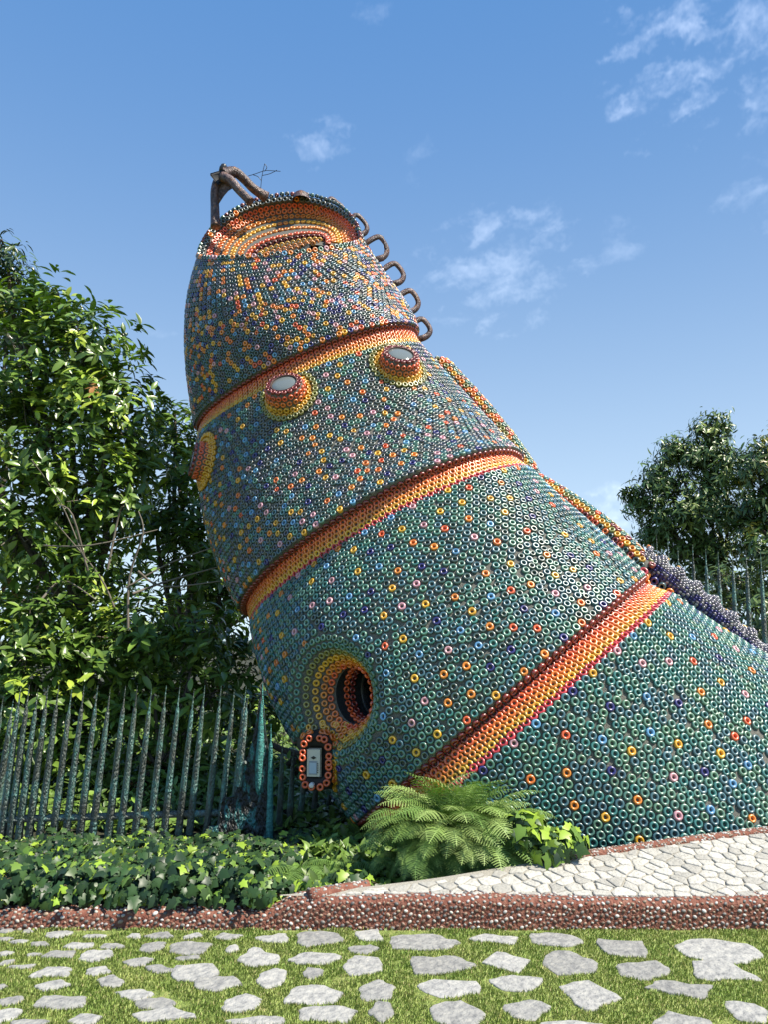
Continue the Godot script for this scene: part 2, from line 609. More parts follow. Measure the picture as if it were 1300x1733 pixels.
func build_kerb() -> void:
	var terra := surf(0.85, noise_tex(0.03, [[0.0, lin(0.12, 0.032, 0.02)], [0.5, lin(0.205, 0.075, 0.048)], [1.0, lin(0.28, 0.145, 0.105)]], 14), 1.5, bump_tex(0.06, 7.0, 15), 1.0)
	mats.terra = terra
	var rows := []
	for i in 29:
		var row := PackedVector3Array()
		for k in 161:
			row.append(kerb_point(-5.0 + k * 0.0625, i / 28.0))
		rows.append(row)
	var kerb := put("pebbled_kerb", sheet(rows), terra)
	tag(kerb, "low terracotta red kerb studded with river pebbles along the lawn", "kerb")
	var r := RandomNumberGenerator.new()
	r.seed = 21
	var xfs := []
	var ids := PackedInt32Array()
	var used := {}
	for tries in 34000:
		var x := r.randf_range(-2.7, 2.7)
		var s := r.randf_range(0.02, 0.97)
		if s > 0.84 and r.randf() < 0.6: continue
		var size := r.randf_range(0.0085, 0.0145)
		if r.randf() < 0.12: size *= 1.25
		var p := kerb_point(x, s)
		var g := Vector3i((p / 0.03).floor())
		var ok := true
		for dx in range(-1, 2):
			for dy in range(-1, 2):
				for dz in range(-1, 2):
					for q in used.get(g + Vector3i(dx, dy, dz), []):
						if (q[0] - p).length() < (q[1] + size) * (0.98 + 0.22 * r.randf()): ok = false
		if not ok: continue
		if not used.has(g): used[g] = []
		used[g].append([p, size])
		var nn := (kerb_point(x + 0.01, s) - p).cross(kerb_point(x, s + 0.01) - p).normalized()
		if nn.dot(Vector3(0, 1, 1)) < 0: nn = -nn
		xfs.append(stand(p, nn + Vector3(r.randf_range(-0.25, 0.25), r.randf_range(-0.25, 0.25), r.randf_range(-0.25, 0.25)), r.randf_range(-0.7, 0.7), size, Vector3.RIGHT))
		ids.append(r.randi() % 6)
	var pm := StandardMaterial3D.new()
	pm.roughness = 0.55
	scatter("pebble", pebble_mesh(), xfs, ids, PEB, pm, kerb, 300, 0.25)
	# paved ramp
	var mortar := surf(0.95, noise_tex(0.05, [[0.0, lin(0.26, 0.245, 0.21)], [1.0, lin(0.42, 0.40, 0.34)]], 41), 2.0, bump_tex(0.1, 6.0, 42), 1.0)
	rows = []
	for i in 14:
		var row := PackedVector3Array()
		for k in 41:
			var x := lerpf(-0.62, 6.0, k / 40.0)
			var z0 := KZ - 0.06 + 0.03 * x / 2.2
			var z1 := back_z(x)
			var z := lerpf(z0, minf(z1, z0 - 0.01), i / 13.0)
			row.append(Vector3(x, deck(z) - 0.007, z))
		rows.append(row)
	var ramp := put("paved_ramp", sheet(rows), mortar)
	tag(ramp, "pale crazy paving sloping up from the kerb to the sculpture", "", "", "structure")
	var sites := []
	r.seed = 33
	var st := 0.108
	for iz in 20:
		for ixx in 42:
			sites.append(Vector2(-0.9 + ixx * st + (st * 0.5 if iz % 2 else 0.0) + r.randf_range(-0.045, 0.045), KZ + 0.02 - iz * 0.086 + r.randf_range(-0.036, 0.036)))
	var smats := []
	for k in 4:
		var g: float = [0.40, 0.48, 0.33, 0.44][k]
		smats.append(surf(0.8, noise_tex(0.02, [[0.0, lin(g * 0.74, g * 0.71, g * 0.63)], [0.5, lin(g, g * 0.97, g * 0.87)], [1.0, lin(g * 1.15, g * 1.12, g * 1.02)]], 60 + k, 5), 2.2, bump_tex(0.03, 7.0, 66 + k), 1.0))
	for i in sites.size():
		var c: Vector2 = sites[i]
		if c.x < -0.75 or c.x > 3.3: continue
		var poly := PackedVector2Array([c + Vector2(-0.3, -0.3), c + Vector2(0.3, -0.3), c + Vector2(0.3, 0.3), c + Vector2(-0.3, 0.3)])
		for j in sites.size():
			if j == i: continue
			var o: Vector2 = sites[j]
			if (o - c).length() > 0.36: continue
			poly = clip(poly, (o + c) * 0.5 - (o - c).normalized() * 0.0052, (o - c).normalized())
			if poly.size() < 3: break
		if poly.size() < 3: continue
		poly = clip(poly, Vector2(c.x, KZ - 0.075 + 0.03 * c.x / 2.2), Vector2(0, 1))
		var bz := back_z(c.x) + 0.05
		var slope := (back_z(c.x + 0.1) - back_z(c.x - 0.1)) / 0.2
		poly = clip(poly, Vector2(c.x, bz), Vector2(slope, -1).normalized())
		poly = clip(poly, Vector2(-0.5, c.y), Vector2(-1, 0))
		if poly.size() < 3: continue
		var area := 0.0
		for k in poly.size(): area += poly[k].cross(poly[(k + 1) % poly.size()])
		if absf(area) < 0.003: continue
		var out := PackedVector2Array()
		for k in poly.size():
			var p := poly[k]
			var q := poly[(k + 1) % poly.size()]
			if (p - q).length() < 0.004: continue
			out.append(p.lerp(q, 0.1))
			out.append(p.lerp(q, 0.5) + (q - p).orthogonal() * r.randf_range(-0.05, 0.05))
			out.append(p.lerp(q, 0.9))
		if out.size() < 6: continue
		put("paving_stone", slab(out, r.randf_range(0.0, 0.006), 0.006, r, 0.004, -0.03, deck), smats[r.randi() % 4], ramp)
	# red pebble edging along the back of the ramp
	rows = []
	var edge := []
	var radii := []
	for k in 50:
		var x := lerpf(1.05, 4.5, k / 49.0)
		var z := back_z(x) + 0.01
		edge.append(Vector3(x, deck(z) - 0.012, z))
		radii.append(0.034)
	var strip := put("back_kerb", tube(edge, radii, 10), terra)
	tag(strip, "thin red pebbled edging between the paving and the ringed sculpture", "kerb")
	xfs = []
	ids = PackedInt32Array()
	for i in 700:
		var t := r.randf() * 48.0
		var k := int(t)
		var p: Vector3 = edge[k].lerp(edge[k + 1], t - k)
		var a := r.randf_range(0.1, 2.2)
		var nn := Vector3(0, sin(a), cos(a))
		xfs.append(stand(p + nn * 0.033, nn, r.randf_range(-0.6, 0.6), r.randf_range(0.007, 0.011), Vector3.RIGHT))
		ids.append([0, 3, 5, 0, 2, 3][r.randi() % 6])
	scatter("pebble", pebble_mesh(), xfs, ids, PEB, pm, strip, 120, 0.25)

func build_low_wall() -> void:
	var pts := []
	var radii := []
	for k in 12:
		var p := on_level(lerpf(520, 622, k / 11.0), lerpf(1512, 1496, k / 11.0), 0.19)
		pts.append(Vector3(p.x, 0.155, p.z - 0.05))
		radii.append(0.045)
	var wall := put("low_wall", tube(pts, radii, 10), mats.terra)
	tag(wall, "short stub of red pebbled edging left of the fern below the belly", "kerb")
	var r := RandomNumberGenerator.new()
	r.seed = 23
	var xfs := []
	var ids := PackedInt32Array()
	for i in 90:
		var t := r.randf() * 10.9
		var p: Vector3 = pts[int(t)].lerp(pts[int(t) + 1], t - int(t))
		var a := r.randf_range(-0.2, 2.2)
		var nn := Vector3(0, sin(a), cos(a))
		xfs.append(stand(p + nn * 0.043, nn, r.randf_range(-0.6, 0.6), r.randf_range(0.007, 0.012), Vector3.RIGHT))
		ids.append(r.randi() % 6)
	var pm := StandardMaterial3D.new()
	pm.roughness = 0.55
	scatter("pebble", pebble_mesh(), xfs, ids, PEB, pm, wall, 90, 0.25)

func back_z(x: float) -> float:
	# back edge of the paving
	var pts := [[-0.62, -4.87], [-0.1, -4.98], [0.3, -5.08], [0.8, -5.25], [1.33, -5.42], [2.0, -5.62], [2.75, -5.82], [6.0, -6.6]]
	for i in pts.size() - 1:
		if x <= pts[i + 1][0]:
			return lerpf(pts[i][1], pts[i + 1][1], clampf((x - pts[i][0]) / (pts[i + 1][0] - pts[i][0]), 0, 1))
	return -6.6

func clip(poly: PackedVector2Array, p: Vector2, n: Vector2) -> PackedVector2Array:
	var out := PackedVector2Array()
	for k in poly.size():
		var a := poly[k]
		var b := poly[(k + 1) % poly.size()]
		var da := (a - p).dot(n)
		var db := (b - p).dot(n)
		if da <= 0: out.append(a)
		if (da < 0 and db > 0) or (da > 0 and db < 0): out.append(a.lerp(b, da / (da - db)))
	return out

# ---------------------------------------------------------------- the ringed serpent
const PAL := [Color(0.075, 0.195, 0.145), Color(0.045, 0.125, 0.150), Color(0.034, 0.075, 0.064), Color(0.030, 0.150, 0.135), Color(0.68, 0.36, 0.012), Color(0.70, 0.225, 0.012), Color(0.68, 0.10, 0.016), Color(0.56, 0.29, 0.33),
	Color(0.10, 0.28, 0.48), Color(0.014, 0.012, 0.14), Color(0.20, 0.018, 0.011), Color(0.70, 0.165, 0.012), Color(0.50, 0.028, 0.035), Color(0.23, 0.22, 0.05), Color(0.76, 0.52, 0.08), Color(0.09, 0.20, 0.125), Color(0.075, 0.092, 0.082), Color(0.062, 0.070, 0.092)]
var segs := {}
var ring_xf := []
var ring_id := PackedInt32Array()
var ring_hash := {}
var accent_hash := {}
var hole := {}

func sec(l: Array, r: Array, f: Array, b: Array = []) -> Dictionary:
	var L := at(l[0], l[1], l[2])
	var R := at(r[0], r[1], r[2])
	var c := (L + R) * 0.5
	var front := at(f[0], f[1], f[2]) - c
	return {"c": c, "a": L - c, "f": front, "b": (at(b[0], b[1], b[2]) - c) if b.size() else -front}

func section(keys: Array, v: float) -> Array:
	var w: Array
	if keys.size() == 2: w = [1.0 - v, v]
	else: w = [2.0 * (v - 0.5) * (v - 1.0), -4.0 * v * (v - 1.0), 2.0 * v * (v - 0.5)]
	var o := [Vector3.ZERO, Vector3.ZERO, Vector3.ZERO, Vector3.ZERO]
	for i in keys.size():
		o[0] += keys[i].c * w[i]
		o[1] += keys[i].a * w[i]
		o[2] += keys[i].f * w[i]
		o[3] += keys[i].b * w[i]
	return o

func raw(seg: String, v: float, th: float) -> Vector3:
	var s := section(segs[seg].keys, v)
	var y := sin(th)
	var p: Vector3 = s[0] + s[1] * cos(th) + (s[2] if y > 0 else -s[3]) * y
	if segs[seg].cove > 0.0:
		var k: float = segs[seg].cove
		p += (s[0] - p).normalized() * k * smoothstep(0.0, 0.22, v) * pow(1.0 - v, 0.75) * 1.15
	return p

func skin(seg: String, v: float, th: float) -> Vector3:
	var p := raw(seg, v, th)
	if seg == "three" and hole.size():
		var r: float = (p - hole.p).length()
		if r < hole.far:
			var t: float = 1.0 - clampf((r - hole.near) / (hole.far - hole.near), 0.0, 1.0)
			p -= hole.n * hole.deep * t * t * (1.6 - 0.6 * t)
	return p

func facing(seg: String, v: float, th: float) -> Vector3:
	var e := 0.004
	var n := (skin(seg, v, th + e) - skin(seg, v, th - e)).cross(skin(seg, minf(v + e, 1.0), th) - skin(seg, maxf(v - e, 0.0), th)).normalized()
	var c: Vector3 = section(segs[seg].keys, v)[0]
	return n if n.dot(skin(seg, v, th) - c) > 0 else -n

func to_px(p: Vector3) -> Vector2:
	var q := p - EYE
	var d := -q.z * cs + q.y * sn
	return Vector2(650.0 + q.x / d * F, 866.5 - (q.y * cs + q.z * sn) / d * F)

func find_on(seg: String, px: float, py: float) -> Vector2:
	var best := Vector2(0.5, PI / 2)
	var miss := 1e9
	var target := Vector2(px, py)
	var span := Vector2(0.5, PI / 2)
	for round_ in 5:
		var mid := best
		for i in range(-14, 15):
			for k in range(-14, 15):
				var q := mid + Vector2(i, k) * span / 14.0
				q.x = clampf(q.x, 0, 1)
				q.y = clampf(q.y, 0.02, PI - 0.02)
				var m := to_px(raw(seg, q.x, q.y)).distance_to(target)
				if m < miss:
					miss = m
					best = q
		span *= 0.2
	return best

func free_spot(p: Vector3, reach: float, table: Dictionary, claim := true) -> bool:
	var g := Vector3i((p / 0.1).floor())
	var n := int(ceil(reach / 0.1))
	for dx in range(-n, n + 1):
		for dy in range(-n, n + 1):
			for dz in range(-n, n + 1):
				for q in table.get(g + Vector3i(dx, dy, dz), []):
					if (q - p).length() < reach: return false
	if claim: note_spot(p, table)
	return true

func note_spot(p: Vector3, table: Dictionary) -> void:
	var g := Vector3i((p / 0.1).floor())
	if not table.has(g): table[g] = []
	table[g].append(p)

func ring(p: Vector3, n: Vector3, pitch: float, id: int, wobble := 0.06) -> void:
	var nn := n + Vector3(rng.randf_range(-1, 1), rng.randf_range(-1, 1), rng.randf_range(-1, 1)) * wobble
	ring_xf.append(stand(p + n * rng.randf_range(-0.002, 0.003), nn, rng.randf() * TAU, pitch * rng.randf_range(0.94, 1.04)))
	ring_id.append(id)
	note_spot(p, ring_hash)

func pick(density: float, p: Vector3, gap: float, bases: Array) -> int:
	if rng.randf() < density and (gap <= 0.0 or free_spot(p, gap, accent_hash)):
		return [4, 4, 5, 11, 6, 7, 7, 8, 8, 9, 9, 9, 4, 5][rng.randi() % 14]
	return bases[rng.randi() % bases.size()]

# rings are set side by side, each next to the ones already there, starting from the band's edge
var front := []
func grow(seg: String, pitch: float, v0: float, v1: float, colour, test) -> void:
	var queue := front
	var at_ := 0
	while at_ < queue.size():
		var q: Array = queue[at_]
		at_ += 1
		var v: float = q[0]
		var th: float = q[1]
		var p: Vector3 = q[2]
		var n: Vector3 = q[3]
		var dir: Vector3 = q[4]
		var dv := 0.002 if v < 0.9 else -0.002
		var pv := (skin(seg, v + dv, th) - p) / dv
		var pt := (skin(seg, v, th + 0.003) - p) / 0.003
		var a := pv.dot(pv)
		var b := pv.dot(pt)
		var c := pt.dot(pt)
		var det := a * c - b * b
		if absf(det) < 1e-9: continue
		for k in 6:
			var goal := p + dir.rotated(n, k * PI / 3.0) * pitch
			var w := v
			var t := th
			var r := goal - p
			var e := p
			for step in 2:
				var rv := r.dot(pv)
				var rt := r.dot(pt)
				w += (c * rv - b * rt) / det
				t += (a * rt - b * rv) / det
				if w < v0 or w > v1 or t < -1.1 or t > PI + 1.1: break
				e = skin(seg, w, t)
				r = goal - e
			if w < v0 or w > v1 or t < -1.1 or t > PI + 1.1: continue
			if e.y < (deck(e.z) if e.z > -6.0 else 0.0) - 0.11 or (test != null and not test.call(e)): continue
			if (e - p).length() < pitch * 0.8 or not free_spot(e, pitch * 0.925, ring_hash, false): continue
			var m := facing(seg, w, t)
			ring(e, m, pitch, colour.call(e, w, t))
			queue.append([w, t, e, m, (dir - m * dir.dot(m)).normalized()])

# a row of rings along a band's edge
func edge_row(seg: String, v: float, pitch: float, colour) -> void:
	var th := -1.0
	var left := 0.0
	var last := skin(seg, v, th)
	while th < PI + 1.0:
		th += 0.005
		var p := skin(seg, v, th)
		left -= (p - last).length()
		last = p
		if left <= 0:
			left += pitch * 0.98
			if p.y > (deck(p.z) if p.z > -6.0 else 0.0) - 0.11:
				var n := facing(seg, v, th)
				ring(p, n, pitch, colour.call(p, v, th))
				var along := skin(seg, v, th + 0.01) - p
				front.append([v, th, p, n, (along - n * along.dot(n)).normalized()])

func fill(seg: String, pitch: float, v1: float, colour, test) -> void:
	for i in 110:
		var v := lerpf(0.015, v1, i / 109.0)
		for k in 260:
			var th := lerpf(-1.0, PI + 1.0, k / 259.0)
			var p := skin(seg, v, th)
			if p.y < (deck(p.z) if p.z > -6.0 else 0.0) - 0.11 or (test != null and not test.call(p)): continue
			if free_spot(p, pitch * 0.70, ring_hash, false): ring(p, facing(seg, v, th), pitch * 0.84, colour.call(p, v, th))

func band(seg: String, pitch: float, colours: Array) -> void:
	var n := colours.size()
	for i in n:
		var v := (i + 0.62) / (n + 0.1)
		var th := -0.9
		var left := 0.0 if i % 2 else pitch * 0.5
		var last := skin(seg, v, th)
		while th < PI + 0.9:
			th += 0.005
			var p := skin(seg, v, th)
			left -= (p - last).length()
			last = p
			if left <= 0:
				left += pitch
				if p.y > 0.0: ring(p, facing(seg, v, th), pitch * 1.02, colours[i], 0.03)

func ring_mesh() -> ArrayMesh:
	# unit pitch: a short glazed tube with a rounded lip
	return lathe([[0.45, -0.14], [0.475, 0.10], [0.462, 0.20], [0.41, 0.275], [0.335, 0.30], [0.26, 0.285], [0.20, 0.225], [0.175, 0.12], [0.17, -0.12]], 14)

func seg_sheet(seg: String, nv: int, nt: int, keep = null) -> ArrayMesh:
	var rows := []
	for i in nv + 1:
		var row := PackedVector3Array()
		for k in nt + 1:
			row.append(skin(seg, float(i) / nv, TAU * k / nt))
		rows.append(row)
	return sheet(rows, keep, true)

func build_serpent() -> void:
	var grout := surf(0.9, noise_tex(0.04, [[0.0, lin(0.07, 0.07, 0.065)], [0.5, lin(0.13, 0.13, 0.115)], [1.0, lin(0.20, 0.195, 0.17)]], 51), 2.0, bump_tex(0.1, 7.0, 52), 1.0)
	mats.grout = grout
	var s0 := sec([336, 434, 9.6], [608, 408, 9.6], [476, 432, 8.75], [478, 332, 10.35])
	var s1 := sec([314, 560, 9.5], [678, 506, 9.5], [500, 508, 8.35])
	var s2 := sec([330, 722, 9.3], [703, 574, 9.3], [540, 580, 8.15])
	var s3 := sec([335, 745, 9.25], [712, 598, 9.25], [535, 621, 8.12])
	var s4 := sec([353, 893, 8.85], [803, 693, 8.9], [562, 742, 7.62])
	var s5 := sec([405, 1032, 8.2], [880, 795, 8.4], [660, 820, 6.95])
	var s6 := sec([425, 1056, 8.1], [894, 822, 8.3], [698, 856, 6.95])
	var s7 := sec([477, 1205, 7.5], [988, 883, 7.8], [712, 1010, 6.35])
	var s8 := sec([608, 1388, 6.8], [1090, 974, 7.2], [842, 1184, 5.85])
	var s9 := sec([655, 1425, 6.7], [1136, 1006, 7.1], [888, 1234, 5.75])
	var s10 := sec([960, 1650, 6.1], [1330, 1125, 7.2], [1120, 1390, 5.55])
	var s11 := sec([1330, 1900, 5.6], [1640, 1270, 7.2], [1430, 1600, 5.35])
	segs = {"one": {"keys": [s0, s1, s2], "cove": 0.0}, "cove_a": {"keys": [s2, s3], "cove": 0.065}, "two": {"keys": [s3, s4, s5], "cove": 0.0}, "cove_b": {"keys": [s5, s6], "cove": 0.08},
		"three": {"keys": [s6, s7, s8], "cove": 0.0}, "cove_c": {"keys": [s8, s9], "cove": 0.085}, "four": {"keys": [s9, s10, s11], "cove": 0.0}}
	# the round hole low on the third segment
	var hq := find_on("three", 558, 1182)
	hole = {"p": raw("three", hq.x, hq.y), "near": 0.235, "far": 0.52, "deep": 0.24}
	var hn := Vector3.ZERO
	for k in 8: hn += (raw("three", clampf(hq.x + 0.02, 0, 1), hq.y) - raw("three", hq.x - 0.02, hq.y)).cross(raw("three", hq.x, hq.y + 0.02) - raw("three", hq.x, hq.y - 0.02))
	hn = hn.normalized()
	if hn.dot(hole.p - section(segs.three.keys, hq.x)[0]) < 0: hn = -hn
	hole.n = (hn + Vector3(-0.62, -0.12, 0.0)).normalized()
	var body := thing("serpent_sculpture", "tall leaning serpent tower clad in thousands of glazed coloured ceramic rings", "sculpture")
	var in_hole := func(p: Vector3) -> bool:
		var q: Vector3 = p - hole.p
		return (q - hole.n * q.dot(hole.n)).length() > 0.455
	put("body_segment", seg_sheet("one", 24, 96), grout, body)
	put("body_segment", seg_sheet("two", 24, 96), grout, body)
	put("body_segment", seg_sheet("three", 60, 190, in_hole), grout, body)
	put("body_segment", seg_sheet("four", 24, 96), grout, body)
	for c in ["cove_a", "cove_b", "cove_c"]:
		put("cove_band", seg_sheet(c, 20, 120), grout, body)
	build_hole(body)
	build_portholes(body)
	var clear_hole := func(p: Vector3) -> bool:
		return (p - hole.p).length() > 0.45 and niche_clear(p)
	for i in 6:
		pass
	band("cove_a", 0.070, [10, 6, 11, 5, 4])
	band("cove_b", 0.072, [10, 6, 11, 5, 4, 12])
	band("cove_c", 0.074, [10, 10, 6, 11, 5, 4, 12])
	build_niche(body)
	build_hood(body)
	build_ridge(body)
	var c1 := func(p, _v, _t): return pick(0.44, p, 0.0, [17, 2, 16, 17, 1, 2])
	var c2 := func(p, v, t):
		var edge := clampf(1.0 - t / 1.2, 0, 1)
		return pick(0.26 + 0.16 * v * edge + 0.3 * edge, p, 0.085, [16, 17, 2, 0, 16, 1])
	var c3 := func(p, v, t): return pick(0.55 if t > 0.7 else 0.8, p, 0.165 if t > 0.5 else 0.13, [0, 1, 0, 3, 1, 2])
	var c4 := func(p, _v, _t): return pick(0.5, p, 0.205, [0, 1, 3, 0, 1, 3, 15])
	for e in [["one", 0.0645, c1, 0.986], ["two", 0.069, c2, 0.988], ["three", 0.073, c3, 0.988], ["four", 0.0765, c4, 0.0]]:
		front = []
		if e[3] > 0.0: edge_row(e[0], e[3], e[1], e[2])
		var lower := front
		front = []
		edge_row(e[0], 0.014, e[1], e[2])
		front.append_array(lower)
		var test = clear_hole if e[0] == "three" else null
		grow(e[0], e[1], 0.014, 0.988 if e[3] > 0.0 else 0.8, e[2], test)
		fill(e[0], e[1], 0.985 if e[3] > 0.0 else 0.8, e[2], test)
	build_loops(body)
	build_crest(body)
	var gl := StandardMaterial3D.new()
	gl.roughness = 0.37
	gl.metallic_specular = 0.68
	gl.clearcoat_enabled = true
	gl.clearcoat = 0.7
	gl.clearcoat_roughness = 0.30
	scatter("ceramic_ring", ring_mesh(), ring_xf, ring_id, PAL, gl, body, 300, 0.16)

func circle_rows(c: Vector3, n: Vector3, r: float, pitch: float, id: int, outn: float, phase := 0.0, sweep := TAU) -> void:
	# a ring of rings about axis n; outn 0 = facing along n, 1 = facing radially outward, -1 inward
	var u := n.cross(Vector3(0.2, 0.9, 0.3)).normalized()
	var w := n.cross(u)
	var count := int(round(TAU * r / pitch))
	for k in count:
		var a := TAU * (k + phase) / count
		var d := u * cos(a) + w * sin(a)
		ring(c + d * r, (n * (1.0 - absf(outn)) + d * outn).normalized(), pitch, id, 0.03)

func build_hole(body: Node3D) -> void:
	var n: Vector3 = hole.n
	var p: Vector3 = hole.p
	var u := n.cross(Vector3.UP).normalized()
	var w := n.cross(u)
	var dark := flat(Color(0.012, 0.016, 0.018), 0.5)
	var rows := []
	var rim := PackedVector3Array()
	for i in 15:
		var row := PackedVector3Array()
		for k in 57:
			var a := TAU * k / 56.0
			var d := u * cos(a) + w * sin(a)
			var q := surface_near(p + d * lerpf(0.68, 0.238, i / 14.0))
			row.append((q[0] if q.size() else p + d * 0.5) - n * 0.004)
		rows.append(row)
		rim = row
	put("funnel", sheet(rows, null, true), mats.grout, body)
	rows = [rim]
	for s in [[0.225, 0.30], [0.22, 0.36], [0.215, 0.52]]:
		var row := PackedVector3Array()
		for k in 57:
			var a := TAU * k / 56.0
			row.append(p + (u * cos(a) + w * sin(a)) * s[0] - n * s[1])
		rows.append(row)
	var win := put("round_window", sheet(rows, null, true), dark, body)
	var basis_ := stand(p - n * 0.44, n)
	var pane := StandardMaterial3D.new()
	pane.albedo_color = Color(0.02, 0.025, 0.03)
	pane.roughness = 0.06
	put("glass", lathe([[0.0, 0.004], [0.10, 0.004], [0.215, 0.0], [0.215, -0.01]], 28), pane, win, basis_)
	put("window_frame", lathe([[0.185, -0.01], [0.185, 0.02], [0.20, 0.028], [0.22, 0.02], [0.22, -0.01]], 28), flat(Color(0.02, 0.022, 0.022), 0.4), win, basis_)
	# funnel rows, outside in
	var prof := [[0.52, 0, 15], [0.455, 0.5, 0], [0.395, 0, 13], [0.342, 0.5, 4], [0.298, 0, 5], [0.264, 0.5, 11]]
	for e in prof:
		var r: float = e[0]
		var count := int(round(TAU * r / 0.069))
		for k in count:
			var a: float = TAU * (k + e[1]) / count
			var d := u * cos(a) + w * sin(a)
			# march along the skin: find the surface point in this direction
			var q := surface_near(p + d * r)
			if q.is_empty(): continue
			ring(q[0], q[1], 0.066, e[2] if absf(r - 0.264) > 0.01 or rng.randf() < 0.8 else 6, 0.03)
	for row in [[0.229, 0.285, 6], [0.222, 0.34, 10]]:
		circle_rows(p - n * row[1], n, row[0], 0.062, row[2], -0.9, row[1] * 3.0)

func surface_near(x: Vector3, seg := "three", start := Vector2(0.6, 0.9)) -> Array:
	# nearest third-segment point to x (by coarse to fine search), then its dented position
	var best := start
	var miss := 1e9
	var span := Vector2(0.45, 0.9)
	for round_ in 4:
		var mid := best
		for i in range(-8, 9):
			for k in range(-8, 9):
				var q := mid + Vector2(i, k) * span / 8.0
				q.x = clampf(q.x, 0.01, 0.99)
				var m := raw(seg, q.x, q.y).distance_to(x)
				if m < miss:
					miss = m
					best = q
		span *= 0.22
	if best.x <= 0.011 or best.x >= 0.989: return []
	return [skin(seg, best.x, best.y), facing(seg, best.x, best.y)]

func build_portholes(body: Node3D) -> void:
	var cap := flat(Color(0.05, 0.02, 0.015), 0.7)
	var pane := StandardMaterial3D.new()
	pane.albedo_color = Color(0.42, 0.45, 0.45)
	pane.roughness = 0.12
	pane.metallic_specular = 0.6
	for s in [["two", 486, 671, 0.14, Vector3(-0.16, 0.60, 0.78)], ["two", 675, 621, 0.13, Vector3(0.16, 0.66, 0.73)], ["two", 346, 782, 0.11, Vector3(-0.93, 0.16, 0.34)]]:
		var q := find_on(s[0], s[1], s[2])
		var p := raw(s[0], q.x, q.y)
		var n: Vector3 = (s[4] as Vector3).normalized()
		var up: float = s[3]
		var holder := put("porthole", lathe([[0.225, -0.28], [0.22, 0.0], [0.205, up * 0.5], [0.19, up], [0.175, up + 0.012], [0.0, up + 0.012]], 32), mats.grout, body, stand(p, n))
		put("glass", lathe([[0.0, 0.030], [0.08, 0.028], [0.128, 0.016], [0.135, 0.0]], 28), pane, holder, Transform3D(Basis(), Vector3(0, up + 0.006, 0)))
		put("glass_rim", lathe([[0.130, 0.0], [0.132, 0.024], [0.145, 0.028], [0.152, 0.0]], 28), cap, holder, Transform3D(Basis(), Vector3(0, up + 0.008, 0)))
		circle_rows(p + n * (up + 0.016), n, 0.165, 0.062, 10, 0.0)
		circle_rows(p + n * (up - 0.035), n, 0.196, 0.063, 6, 0.95)
		circle_rows(p + n * (up - 0.097), n, 0.206, 0.064, 11, 0.93, 0.5)
		if up > 0.12 and up < 0.12: circle_rows(p + n * (up - 0.158), n, 0.238, 0.066, 5, 0.9)
		circle_rows(p + n * (-0.018), n, 0.226, 0.065, 4, 0.9, 0.5)
		circle_rows(p + n * -0.08, n, 0.232, 0.065, 4, 0.9)
		for flare in [[0.25, 4, 0.45], [0.31, 4 if up < 0.12 else 13, 0.2]]:
			var u := n.cross(Vector3(0.2, 0.9, 0.3)).normalized()
			var w := n.cross(u)
			var count := int(round(TAU * flare[0] / 0.067))
			for k in count:
				var d := u * cos(TAU * k / count) + w * sin(TAU * k / count)
				var sp := surface_near(p + d * flare[0], "two", q)
				if sp.size(): ring(sp[0] + n * 0.02, (sp[1] + d * flare[2]).normalized(), 0.066, flare[1], 0.03)

var niche := {}
func niche_clear(p: Vector3) -> bool:
	var q := to_px(p)
	return not (q.x > 500 and q.x < 566 and q.y > 1242 and q.y < 1335)

